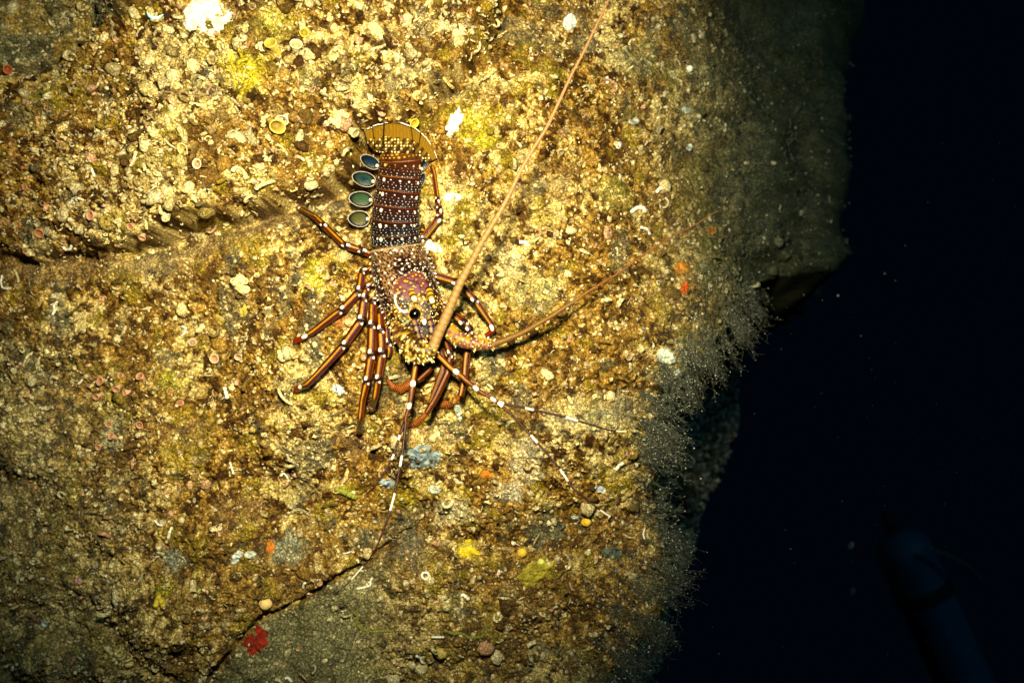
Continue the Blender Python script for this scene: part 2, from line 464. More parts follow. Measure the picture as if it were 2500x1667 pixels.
class Heap:
    def __init__(s): s.v = []; s.f = []; s.c = []; s.n = 0
    def scatter(s, proto, pos, nrm, scl, spin, col, tilt=0.0, inner=None):
        V, F, T = proto; m = len(pos)
        if m == 0: return
        n = nrm + tilt * RNG.normal(size=(m, 3)); n /= np.linalg.norm(n, axis=1)[:, None]
        ref = np.where(np.abs(n[:, 2:3]) < .9, np.array([[0, 0, 1.]]), np.array([[1., 0, 0]]))
        a = np.cross(ref, n); a /= np.linalg.norm(a, axis=1)[:, None]; b = np.cross(n, a)
        c, s_ = np.cos(spin)[:, None], np.sin(spin)[:, None]
        a2 = a * c + b * s_; b2 = -a * s_ + b * c
        if scl.ndim == 1: scl = np.stack([scl] * 3, -1)
        P = (pos[:, None] + V[None, :, 0:1] * (a2 * scl[:, 0:1])[:, None] + V[None, :, 1:2] * (b2 * scl[:, 1:2])[:, None]
             + V[None, :, 2:3] * (n * scl[:, 2:3])[:, None])
        s.v.append(P.reshape(-1, 3))
        s.f.append((F[None] + (s.n + np.arange(m) * len(V))[:, None, None]).reshape(-1, 3))
        inn = C3(.10, .05, .02) if inner is None else inner
        cc = col[:, None] * (1 - T[None, :, None]) + inn * T[None, :, None]
        s.c.append(cc.reshape(-1, 3)); s.n += m * len(V)
    def add(s, V, F, c):
        V = np.asarray(V, float); s.v.append(V); s.f.append(np.asarray(F) + s.n)
        c = np.asarray(c, float)
        s.c.append(np.tile(c, (len(V), 1)) if c.ndim == 1 else c); s.n += len(V)
    def mesh(s, name, smooth=True):
        return make_mesh(name, np.concatenate(s.v), np.concatenate(s.f), np.clip(np.concatenate(s.c), 0, .95), smooth)

def normals(u, v, f=H, e=5.0, fine=True):
    h0 = f(u, v, fine); hx = f(u + e, v, fine); hy = f(u, v + e, fine)
    gx = (hx - h0) / (e * S); gy = (hy - h0) / (e * S)
    n = np.stack([-gx, -np.ones_like(gx), gy], -1)       # surface (x, -h, -v): outward is -Y
    n /= np.linalg.norm(n, axis=1)[:, None]
    return h0, n

# ------------------------------------------------------------------ encrusting growth: uncountable crust over the whole wall
def crust():
    hp = Heap(); rg = np.random.default_rng(77)
    P_cup = [proto_cup(8, .12, random.Random(i)) for i in range(4)]
    P_blob = [proto_blob(rg, .5, rg.uniform(.5, .9), ICO1) for _ in range(8)]
    P_big = [proto_blob(rg, .6, rg.uniform(.5, .9), ICO2) for _ in range(6)]
    def crag(base, amp):
        V, F = base; k = rg.uniform(0, 50)
        n = fbm(V[:, 0] * 1.6 + V[:, 2] * .7 + k, V[:, 1] * 1.6 - V[:, 2] * .9 + k, int(k), 3, .65)
        return V * (1 + amp * (n - .5) * 2)[:, None] * np.array([1, rg.uniform(.6, 1), rg.uniform(.5, 1)]), F, np.zeros(len(V))
    P_crag = [crag(ICO2, .8) for _ in range(10)]
    P_worm = [proto_worm(rg, rg.uniform(.3, 1.8)) for _ in range(8)]
    P_flake = [proto_flake(rg) for _ in range(10)]
    def place(n, kind, protos, smin, smax, zone, tilt, bright, power=2.5, flat=1.0, lift=0.0):
        u = rg.uniform(-330, 2300, n); v = rg.uniform(-120, 1800, n)
        keep = rg.uniform(size=n) < zone(u, v)
        clump = ss(.35, .6, fbm(u / 55, v / 55, 401 + kind, 3)); keep &= rg.uniform(size=n) < (.25 + .75 * clump)
        de = seg_dist(u, v, EDGE); keep &= de > 8
        u = u[keep]; v = v[keep]; m = len(u)
        h, nn = normals(u, v)
        sc = smin + (smax - smin) * rg.uniform(size=m) ** power
        c = rock_colour(u, v)
        lum = c.mean(1, keepdims=True)
        fld = ss(.36, .66, fbm(u / 16, v / 16, 431, 3))[:, None]; br = .62 * fld + .38 * rg.uniform(size=(m, 1))
        cr = C3(.84, .72, .38)[None] * rg.uniform(.8, 1.1, (m, 1))
        c = c * (.45 + 1.2 * br)
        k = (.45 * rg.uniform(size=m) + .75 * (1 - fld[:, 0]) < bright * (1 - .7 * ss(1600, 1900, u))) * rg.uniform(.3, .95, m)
        g = np.clip(ss(1450, 1800, u) + ss(400, 0, u) * .4 + ss(1000, 1600, v) * .4, 0, 1)
        k_far = ss(1620, 2000, u) * .6
        cr = mixc(cr, C3(.40, .42, .33)[None], g * .7)
        c = mixc(c, cr, k)
        pk = (rg.uniform(size=m) < .05) & (u < 1600)
        c[pk] = C3(.62, .36, .20) * rg.uniform(.6, 1.1, (pk.sum(), 1))
        which = rg.integers(0, len(protos), m)
        for j, p in enumerate(protos):
            s = which == j; k2 = int(s.sum())
            if not k2: continue
            scl = np.stack([sc[s] * rg.uniform(.75, 1.25, k2), sc[s] * rg.uniform(.75, 1.25, k2), sc[s] * flat * rg.uniform(.7, 1.5, k2)], -1)
            hp.scatter(p, uvh(u[s], v[s], h[s] + sc[s] * lift), nn[s], scl, rg.uniform(0, 6.283, k2), c[s], tilt)
    d1f = lambda u, v: ss(25, -10, seg_dist(u, v, LEDGE1)) * ss(100, 700, u + v * .4)
    rough = lambda u, v: np.clip(H_rough(u, v), 0, 1)
    top = lambda u, v: d1f(u, v)
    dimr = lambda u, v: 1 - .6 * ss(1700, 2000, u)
    place(2200, 1, P_cup, .0026, .0075, lambda u, v: .05 + .95 * top(u, v), .55, .8, 2.2, 1.3)
    place(6500, 2, P_crag, .0032, .0105, lambda u, v: .06 + .9 * top(u, v), .6, .75, 2.2)
    place(7000, 3, P_flake, .003, .0095, lambda u, v: .15 + .85 * top(u, v), .8, .7, 2.0)
    place(9000, 4, P_worm, .004, .013, lambda u, v: .15 + .85 * top(u, v), .5, .7, 2.0, 1.5)
    place(14000, 11, P_crag, .0018, .0046, lambda u, v: rough(u, v) * dimr(u, v), .6, .6, 2.0)
    place(38000, 5, P_blob, .0010, .0032, lambda u, v: rough(u, v) * dimr(u, v), .6, .62, 2.2)
    place(3500, 6, P_cup, .0012, .0032, lambda u, v: rough(u, v) * dimr(u, v), .5, .45, 2.2, 1.1)
    place(20000, 7, P_flake, .0014, .0052, lambda u, v: rough(u, v), .7, .35, 2.2)
    place(20000, 8, P_worm, .0016, .0065, lambda u, v: rough(u, v), .5, .40, 2.4)
    place(16000, 9, P_blob, .0006, .0015, lambda u, v: .5 + 0 * u, .4, 1.0, 1.0)
    place(12000, 10, P_worm, .0010, .0028, lambda u, v: rough(u, v), .6, .9, 1.6)
    o = link('encrusting_growth', hp.mesh('encrusting_growth'), M_CRUST)
    tag(o, 'crust of tiny tan barnacles, tubes and cups covering the rock face', 'encrusting growth', kind='stuff')
crust()

# ------------------------------------------------------------------ hydroid fringe on the outline of the rock
CAMV = np.array([0, 1., .03])
def hydroids():
    rg = np.random.default_rng(5)
    hp = Heap(); V0, F0, T0 = ico(0) if False else (None, None, None)
    octa = np.array([(1, 0, 0), (-1, 0, 0), (0, 1, 0), (0, -1, 0), (0, 0, 1), (0, 0, -1)], float)
    octf = np.array([(0, 2, 4), (2, 1, 4), (1, 3, 4), (3, 0, 4), (2, 0, 5), (1, 2, 5), (3, 1, 5), (0, 3, 5)])
    E = np.array(EDGE)
    def stalks(n, i0, i1, dmin, dmax, lmin, lmax, dens, bead, droop):
        seg = rg.integers(i0, i1, n)
        L = np.hypot(*(E[seg + 1] - E[seg]).T)
        keep = rg.uniform(size=n) < L / L.max(); seg = seg[keep]; n = len(seg)
        t = rg.uniform(size=n)
        p = E[seg] + (E[seg + 1] - E[seg]) * t[:, None]
        d = E[seg + 1] - E[seg]; d /= np.linalg.norm(d, axis=1)[:, None]
        inn = np.stack([-d[:, 1], d[:, 0]], -1)         # inward (left-hand side positive)
        dist = dmin + (dmax - dmin) * rg.uniform(size=n) ** dens
        q = p + inn * dist[:, None]
        cl = ss(.46, .58, fbm(q[:, 0] / 38, q[:, 1] / 38, 501, 2))
        keep = rg.uniform(size=n) < .08 + .92 * cl
        q = q[keep]; inn = inn[keep]; dist = dist[keep]; n = len(q)
        h = H(q[:, 0], q[:, 1], True)
        out = np.stack([-inn[:, 0], 0.15 + .5 * rg.uniform(size=n) - .0 * dist, inn[:, 1]], -1)   # world x, toward camera (as h), z
        out[:, 1] *= -1
        cf = (fbm(q[:, 0] / 60, q[:, 1] / 60, 511, 2) - .5) * 3
        out[:, 0] -= cf * .35; out[:, 2] += cf * .5
        out += rg.normal(size=(n, 3)) * .16
        out[:, 2] -= droop
        out /= np.linalg.norm(out, axis=1)[:, None]
        base = uvh(q[:, 0], q[:, 1], h)
        ln = rg.uniform(lmin, lmax, n)
        curl = rg.normal(size=(n, 3)) * .35; curl[:, 2] -= .25
        m = 6
        V = []; r = rg.uniform(.00022, .00050, n)
        pts = []
        for i in range(m):
            f = i / (m - 1.)
            pts.append(base + out * (ln * f)[:, None] + curl * (ln * f * f)[:, None] * .5)
        side = np.cross(out, rg.normal(size=(n, 3))); side /= np.linalg.norm(side, axis=1)[:, None]
        oth = np.cross(out, side)
        for i in range(m):
            for k in range(3):
                a = 2.094 * k
                V.append(pts[i] + (side * math.cos(a) + oth * math.sin(a)) * (r * (1.15 - .8 * i / (m - 1)))[:, None])
        V = np.stack(V, 1)
        F = np.array(grid_faces(m, 3))
        tone = rg.uniform(.6, 1.3, (n, 1))
        c = C3(.060, .066, .047)[None] * tone
        hp.v.append(V.reshape(-1, 3)); hp.f.append((F[None] + (hp.n + np.arange(n) * m * 3)[:, None, None]).reshape(-1, 3))
        hp.c.append(np.repeat(c, m * 3, 0)); hp.n += n * m * 3
        # side twigs' polyps: small pale beads along the stalk
        for b in range(bead):
            f = rg.uniform(.15, 1, n)
            p0 = base + out * (ln * f)[:, None] + curl * (ln * f * f)[:, None] * .5
            off = rg.normal(size=(n, 3)) * (.0009 + .075 * ln)[:, None] + out * (ln * .10)[:, None]
            pp = p0 + off
            sd = np.cross(off, CAMV); sd /= np.linalg.norm(sd, axis=1)[:, None] + 1e-12
            tw = np.stack([p0 + sd * .00022, p0 - sd * .00022, pp + sd * .00012, pp - sd * .00012, (p0 + pp) / 2 + np.array([0, -.0003, 0])], 1)
            hp.v.append(tw.reshape(-1, 3)); hp.f.append((np.array([(0, 1, 4), (0, 4, 2), (1, 3, 4), (2, 4, 3), (0, 2, 1), (1, 2, 3)])[None] + (hp.n + np.arange(n) * 5)[:, None, None]).reshape(-1, 3))
            hp.c.append(np.repeat(c * 1.5, 5, 0)); hp.n += n * 5
            s = rg.uniform(.00030, .00105, n) * (rg.uniform(size=n) ** .5)
            Vb = pp[:, None] + octa[None] * s[:, None, None] * rg.uniform(.6, 1.5, (n, 1, 3))
            hp.v.append(Vb.reshape(-1, 3)); hp.f.append((octf[None] + (hp.n + np.arange(n) * 6)[:, None, None]).reshape(-1, 3))
            cc = mixc(C3(.05, .055, .04)[None], C3(.80, .80, .66)[None], rg.uniform(size=n) ** 2.2)
            hp.c.append(np.repeat(cc, 6, 0)); hp.n += n * 6
    stalks(1500, 11, 22, -8, 70, .014, .052, 1.5, 9, .25)     # ragged fringe under and beside the overhang
    stalks(1100, 10, 15, -8, 90, .014, .050, 1.3, 9, .45)
    stalks(1000, 17, 22, -8, 170, .010, .044, 1.2, 8, .35)
    stalks(1000, 1, 12, 0, 380, .003, .009, 1.0, 5, .2)          # short turf on the receding face
    stalks(450, 12, 22, 40, 260, .003, .008, 1.2, 5, .2)
    o = link('hydroid_turf', hp.mesh('hydroid_turf'), M_HYD)
    tag(o, 'feathery grey-green hydroids fringing the dark edge of the rock', 'hydroids', kind='stuff')
    # sparse growth on the farther rock
    hp2 = Heap(); n = 16000
    u = rg.uniform(1500, 2500, n); v = rg.uniform(700, 2300, n)
    k = seg_dist(u, v, BEDGE) > 5; u = u[k]; v = v[k]
    h, nn = normals(u, v, HB, 9)
    pr = [proto_blob(rg, .5, .8, ICO1) for _ in range(4)]
    w = rg.integers(0, 4, len(u))
    for j in range(4):
        s = w == j; m = int(s.sum())
        hp2.scatter(pr[j], uvh(u[s], v[s], h[s]), nn[s], rg.uniform(.001, .005, m) ** 1.0, rg.uniform(0, 6, m),
                    mixc(C3(.03, .036, .03)[None], C3(.15, .17, .14)[None], rg.uniform(size=m) ** 2), .6)
    o = link('far_rock_growth', hp2.mesh('far_rock_growth'), M_HYD)
    tag(o, 'dim low growth on the farther dark rock', 'encrusting growth', kind='stuff')
hydroids()

# ------------------------------------------------------------------ sweeps
CAMP = np.array([0, -D, 0.])
def resample(P, step):
    P = np.asarray(P, float); d = np.r_[0, np.cumsum(np.linalg.norm(np.diff(P[:, :3], axis=0), axis=1))]
    n = max(4, int(d[-1] / step)); t = np.linspace(0, d[-1], n + 1)
    return np.stack([np.interp(t, d, P[:, i]) for i in range(P.shape[1])], -1), t, d
def smooth(P, k):
    if k <= 0: return P
    Q = P.copy()
    for _ in range(k):
        Q[1:-1] = .25 * Q[:-2] + .5 * Q[1:-1] + .25 * Q[2:]
    return Q
def sweep(P, R, n=12, up=None):
    """tube around world points P; ring angle 0 faces the camera. returns V, F, (index along, angle)"""
    m = len(P); V = []; A = []
    tg = np.gradient(P, axis=0); tg /= np.linalg.norm(tg, axis=1)[:, None]
    for i in range(m):
        toc = CAMP - P[i]; toc -= tg[i] * (toc @ tg[i])
        l = np.linalg.norm(toc)
        if l < 1e-6: toc = np.array([0, 0, 1.])
        else: toc /= l
        s = np.cross(tg[i], toc)
        for k in range(n):
            a = 2 * math.pi * k / n
            rr = R[i] if np.ndim(R[i]) == 0 else R[i][k]
            V.append(P[i] + rr * (math.cos(a) * toc + math.sin(a) * s))
            A.append((i, (a + math.pi) % (2 * math.pi) - math.pi))
    F = grid_faces(m, n); b = m * n
    V += [P[0], P[-1]]; A += [(0, 0), (m - 1, 0)]
    F += [(k, b, (k + 1) % n) for k in range(n)]
    o = (m - 1) * n
    F += [(o + k, o + (k + 1) % n, b + 1) for k in range(n)]
    return np.array(V), np.array(F), np.array(A)
def pw(rows):
    """rows px,py,h,... -> world points"""
    return np.array([W(r[0], r[1], r[2]) for r in rows])
def rpx(r, h): return r * S * (D - h) / D

def cone(base, tip, r, c0, c1, n=6):
    base = np.array(base); tip = np.array(tip); d = tip - base; d /= np.linalg.norm(d)
    a = np.cross(d, [0, 0, 1.]) if abs(d[2]) < .9 else np.cross(d, [1., 0, 0]); a /= np.linalg.norm(a); b = np.cross(d, a)
    V = []; C = []
    for f, rr, cc in ((0, 1, c0), (.45, .62, c0), (.6, .5, c1), (1, .16, c1)):
        for k in range(n):
            t = 6.283 * k / n; V.append(base + (tip - base) * f + (a * math.cos(t) + b * math.sin(t)) * r * rr); C.append(cc)
    V.append(tip); C.append(c1); F = grid_faces(4, n); o = 3 * n
    F += [(o + k, o + (k + 1) % n, len(V) - 1) for k in range(n)]
    return np.array(V), np.array(F), np.array(C)

# ------------------------------------------------------------------ the lobster
LP = np.array([(975, 350), (970, 450), (966, 600), (900, 700), (1080, 700), (1000, 800), (1050, 880), (950, 900), (1100, 600), (870, 500)], float)
LH = surf(LP[:, 0], LP[:, 1], False) + .004
LC, *_ = np.linalg.lstsq(np.c_[LP, np.ones(len(LP))], LH, rcond=None)
def hb(px, py): return float(LC @ [px, py, 1])
def LW(px, py, lift): return W(px, py, hb(px, py) + lift * S)
lob = bpy.data.objects.new('spiny_lobster', None); COL.objects.link(lob)
lob.location = tuple(LW(970, 600, 0)); lob.empty_display_size = .05
tag(lob, 'spotted spiny lobster clinging head-down to the rock, striped legs spread and long antennae raised', 'lobster')
LINV = np.array(lob.location)
def lpart(name, V, F, C, mat=None, parent=None, smooth_=True):
    """a part of the lobster; vertices are stored relative to the lobster's own origin"""
    C = np.clip(C, 0, .95); C = C ** np.where(C.mean(1, keepdims=True) > .55, 1.1, 1.5) * np.where(C.mean(1, keepdims=True) > .55, .80, .60)
    me = make_mesh(name, np.asarray(V) - LINV, F, C, smooth_)
    return link(name, me, mat or M_SHELL, parent if parent is not None else lob)

WHITE = C3(.86, .80, .70); YEL = C3(.66, .40, .02); ORG = C3(.38, .10, .012); PUR = C3(.12, .06, .14); DRK = C3(.045, .015, .012); RED = C3(.26, .045, .01)

def body():
    st = np.array([  # px, py, half width, half height, lift
        (972, 340, 26, 3, 22), (974, 358, 42, 8, 26), (978, 380, 51, 21, 33), (979, 400, 52, 30, 33), (974, 450, 54, 35, 40), (968, 500, 55, 39, 46),
        (965, 545, 58, 42, 52), (966, 590, 60, 44, 56), (968, 606, 62, 46, 58), (973, 630, 68, 54, 64), (979, 661, 73, 60, 68),
        (988, 692, 74, 62, 72), (1000, 722, 73, 60, 74), (1011, 750, 72, 55, 75), (1022, 780, 68, 46, 74), (1032, 806, 56, 36, 72),
        (1040, 828, 40, 28, 70), (1046, 846, 22, 18, 68), (1049, 854, 6, 5, 67)], float)
    yy = np.linspace(340, 854, 430)
    d = st[:, 1]
    Q = np.stack([np.interp(yy, d, st[:, i]) for i in range(5)], -1); Q[:, 1] = yy
    Q[:, [0, 2, 3, 4]] = smooth(Q[:, [0, 2, 3, 4]], 30)
    n = 260
    th = np.linspace(-math.pi, math.pi, n, endpoint=False)
    tx = np.gradient(Q[:, 0]); ty = np.gradient(Q[:, 1]); L = np.hypot(tx, ty); tx /= L; ty /= L
    I, TH = np.meshgrid(np.arange(len(yy)), th, indexing='ij')
    hw = Q[I, 2]; hh = Q[I, 3]
    py = Q[I, 1]
    ph = TH
    # arc position across (px); roll makes the midline sit right of centre towards the head
    roll = np.interp(yy, [350, 560, 700, 850], [.02, .02, .16, .22])[I]
    w = (ph - roll) * (hw * .62 + hh * .38)
    SEG = [395, 433, 468, 506, 542, 577, 600]
    bul = np.zeros(py.shape); col = np.zeros(py.shape + (3,)) + DRK
    pyb = py + np.where(py < 600, 3.5 * (w / 52) ** 2 - 1.2, 0)
    nz = fbm(w / 5 + 50, py / 5, 601, 2); nz2 = fbm(w / 14 + 50, py / 14, 611, 3)
    def dots(rowy, sp, r, off, jit=.5, seed=0):
        x = w / sp + off + 100; ci = np.floor(x); fx = (x - ci - .5) * sp
        hh_ = _h(ci, np.full_like(ci, rowy), np.zeros_like(ci), seed)
        rr = r * (1 - jit / 2 + jit * hh_); dy = pyb - rowy - (hh_ - .5) * 1.6
        return ss(rr + .55, rr - .45, np.hypot(fx, dy))
    def curve(y):  # segments bow slightly towards the tail at the sides
        return y
    # abdomen
    ab = py < 603
    kk = np.clip(np.searchsorted(SEG, py.ravel()).reshape(py.shape), 0, 7)
    toh = ss(395, 590, py)
    base = mixc(C3(.12, .05, .022)[None, None], C3(.055, .024, .032)[None, None], ss(385, 450, py) * (.7 + .3 * nz))
    base = mixc(base, C3(.018, .018, .032)[None, None], ss(510, 575, py) * .85)
    base = base * (.6 + .8 * nz)[..., None]
    col = np.where(ab[..., None], base, col)
    tb = py < 398
    col = mixc(col, C3(.24, .13, .02)[None, None], ss(398, 376, py) * ss(.42, .56, nz2) * tb)
    dd = np.zeros(py.shape)
    for i, b in enumerate(SEG):
        nb = SEG[i + 1] if i + 1 < len(SEG) else b + 30
        H_ = nb - b
        y = pyb + 1.2 * np.sin(w / 17 + i)
        line = np.exp(-((y - b + 2 * (nz - .5)) / 1.15) ** 2) * (py < 610)
        oc = mixc(C3(.50, .24, .02)[None, None], C3(.36, .09, .01)[None, None], ss(-40, 30, w))
        col = mixc(col, oc, line * (.95 - .35 * toh))
        zone = ((y > b) & (y < b + .48 * H_)).astype(float) * (py < 575)
        col = mixc(col, C3(.15, .04, .02)[None, None], zone * .12)
        bul += 1.6 * np.where((pyb >= b) & (pyb < nb), np.sin(np.clip((pyb - b) / H_, 0, 1) * math.pi) ** .6, 0) * (py < 600)
        bul -= 2.6 * np.exp(-((pyb - b) / 1.8) ** 2)
        if i == len(SEG) - 1: continue
        dd = np.maximum(dd, dots(b + .22 * H_, 18, 1.8, .1 + .37 * i, .9, i + 700))
        dd = np.maximum(dd, dots(b + .38 * H_, 12, .75, .4, .8, i + 720))
        dd = np.maximum(dd, dots(b + .55 * H_, 8, 0.7, .2 * i, .6, i + 740))
        dd = np.maximum(dd, dots(b + .74 * H_, 12, 1.0, .3 * i, .6, i + 760))
        dd = np.maximum(dd, dots(b + .90 * H_, 10, .75, .15 + .3 * i, .8, i + 780))
        # one bigger spot at each flank
        for sx, sc in ((-34, 1.0), (44, .8)):
            dd = np.maximum(dd, ss(5.0 * sc, 4.0 * sc, np.hypot((w - sx) / .85, (py - b - .27 * H_) / 1.1)))
    for b in (355, 364, 374, 383):
        dd = np.maximum(dd, dots(b, 9, 1.9, .3 * b, .9, b))
    dcol = mixc(C3(.80, .50, .16)[None, None], (WHITE * .86)[None, None], ss(380, 440, py))
    col = mixc(col, dcol, dd * ab * .92)
    # carapace
    ca = ~ab
    wd, wv = worley(w / 5.2 + 40, py / 5.2, 801); wd2, wv2 = worley(w / 9 + 40, py / 9, 811); wd3, wv3 = worley(w / 13 + 40, py / 13, 821)
    brn = C3(.05, .018, .016)[None, None] * (.6 + nz)[..., None]
    leop = mixc(C3(.54, .38, .20)[None, None], C3(.10, .035, .02)[None, None], ss(.56, .36, wd))
    mleo = np.maximum(ss(636, 620, py + 4 * nz), ss(-14, -24, w + 12 * (nz2 - .5)) * ss(-66, -58, w) * ss(735, 700, py))
    mleo = mleo * .75; mleo = np.maximum(mleo, ss(18, 26, w + 14 * (nz2 - .5)) * ss(660, 630, py) * .6)
    cc = mixc(brn, leop, mleo)
    spk = ss(.20, .11, wd2) * (wv2 > .42)
    cc = mixc(cc, WHITE[None, None] * .9, spk * (1 - mleo * .7) * .9)
    cc = mixc(cc, WHITE[None, None], ss(.20, .13, wd3) * (wv3 > .6))
    spk2 = ss(.34, .2, wd) * (wv > .65); cc = mixc(cc, C3(.62, .50, .34)[None, None], spk2 * (1 - mleo) * .6)
    pe = ((w - 4) / 42) ** 2 + ((py - 703) / (28 + w * .1)) ** 2
    pur = mixc(C3(.27, .11, .15)[None, None], C3(.15, .05, .09)[None, None], ss(.45, .65, nz2))
    pm = ss(1.1, .85, pe + .3 * (nz2 - .5))
    cc = mixc(cc, pur, pm)
    cc = mixc(cc, C3(.05, .02, .02)[None, None], pm * ss(.36, .28, wd3))
    cc = mixc(cc, C3(.66, .42, .05)[None, None], pm * ss(.24, .16, wd3))
    cc = mixc(cc, C3(.50, .18, .02)[None, None], np.exp(-((pe - 1.08) / .08) ** 2) * (py < 704) * .9)
    fr = ss(722, 738, py + 10 * (nz2 - .5))
    fy = mixc(C3(.06, .028, .014)[None, None], C3(.38, .25, .035)[None, None], ss(.52, .62, nz * .5 + nz2 * .5))
    fy = mixc(fy, C3(.74, .62, .30)[None, None], ss(.26, .15, wd2) * (wv2 > .4))
    cc = mixc(cc, fy, fr)
    # curled pale groove marks left of the eye
    g = np.exp(-((np.hypot((w + 30) / 1.0, (py - 728) / 1.5) - 16) / 2.2) ** 2) * (w < -26)
    cc = mixc(cc, WHITE[None, None], g * ss(700, 712, py))
    g2 = np.exp(-((py - 772 + (w + 20) * .25) / 3.0) ** 2) * (w < -12) * (w > -50)
    cc = mixc(cc, C3(.42, .46, .28)[None, None], g2)
    edge = np.exp(-((np.abs(ph - .03) - 1.42) / .06) ** 2)
    cc = mixc(cc, C3(.66, .54, .34)[None, None], edge * .8)
    col = np.where(ca[..., None], cc, col)
    rim = np.exp(-((py - 604) / 2.2) ** 2)
    col = mixc(col, C3(.72, .60, .38)[None, None], rim * .8)
    bul += 3.0 * np.exp(-((py - 607) / 4.) ** 2) * ca + 1.2 * dd + ca * (1.4 * spk + 3 * (nz2 - .5)) - 2.5 * np.exp(-((pe - 1.15) / .14) ** 2) * (py < 715)
    a = hw + bul; b_ = hh + bul
    ca_, sa = np.cos(ph), np.sin(ph)
    lat = a * np.sign(sa) * np.abs(sa) ** .92
    up = np.where(ca_ > 0, b_ * np.abs(ca_) ** .85, -.65 * b_ * np.abs(ca_) ** .6)
    PX = Q[I, 0] + lat * ty[I]; PY = Q[I, 1] - lat * tx[I]
    hbase = LC[0] * PX + LC[1] * PY + LC[2]
    hz = hbase + (Q[I, 4] + up) * S
    k = (D - hz) / D
    V = np.stack([(PX - CU) * S * k, -hz, (CV - PY) * S * k], -1).reshape(-1, 3)
    m = len(yy); i = np.arange(m * n).reshape(m, n)
    q = np.stack([i[:-1], np.roll(i, -1, 1)[:-1], np.roll(i, -1, 1)[1:], i[1:]], -1).reshape(-1, 4)
    T = np.concatenate([q[:, [0, 1, 2]], q[:, [0, 2, 3]]])
    c0, c1 = len(V), len(V) + 1
    V = np.vstack([V, V[:n].mean(0), V[-n:].mean(0)])
    cap = [(i[0, (k_ + 1) % n], i[0, k_], c0) for k_ in range(n)] + [(i[-1, k_], i[-1, (k_ + 1) % n], c1) for k_ in range(n)]
    T = np.vstack([T, np.array(cap)])
    C = np.vstack([col.reshape(-1, 3), DRK, DRK])
    hp = Heap(); hp.add(V, T, C)
    # spines growing from the shell
    rr = random.Random(3)
    def surf_pt(y, ang):
        ii = int(np.clip((y - 340) / (854 - 340) * (m - 1), 0, m - 1)); jj = int((ang + math.pi) / (2 * math.pi) * n) % n
        v0 = V[ii * n + jj]; c = V[ii * n:(ii + 1) * n].mean(0); nn = v0 - c; nn /= np.linalg.norm(nn); return v0, nn
    fwd = LW(1030, 820, 60) - LW(985, 680, 60); fwd /= np.linalg.norm(fwd)
    for _ in range(46):
        y = rr.uniform(632, 838); an = rr.uniform(-1.5, 1.5)
        p, nn = surf_pt(y, an); l = rr.uniform(3.5, 7.5) * S * (1.25 if y > 735 else .7)
        c1_ = WHITE if rr.random() < .5 else C3(.75, .52, .12)
        hp.add(*cone(p - nn * .0006, p + nn * l * .75 + fwd * l * .8, l * .42, C3(.40, .16, .03), c1_))
    for k_ in range(14):       # row of spines along each flank of the carapace
        for sd in (-1.45, 1.5):
            p, nn = surf_pt(612 + k_ * 15, sd); l = 7 * S
            hp.add(*cone(p - nn * .001, p + nn * l * .8 + fwd * l * .6, l * .45, C3(.42, .14, .03), WHITE))
    for i_, b in enumerate(SEG[:-1]):   # pointed side plates of the tail
        for sd in (-1.62, 1.62):
            p, nn = surf_pt(b + 16, sd); l = 17 * S
            hp.add(*cone(p - nn * .004, p + nn * l * .55 + fwd * l * .5 + np.array([0, .004, 0]), 8 * S, C3(.10, .05, .03), C3(.62, .42, .05), 8))
    o = lpart('body', np.concatenate(hp.v), np.concatenate(hp.f), np.concatenate(hp.c))
    return surf_pt
SP = body()

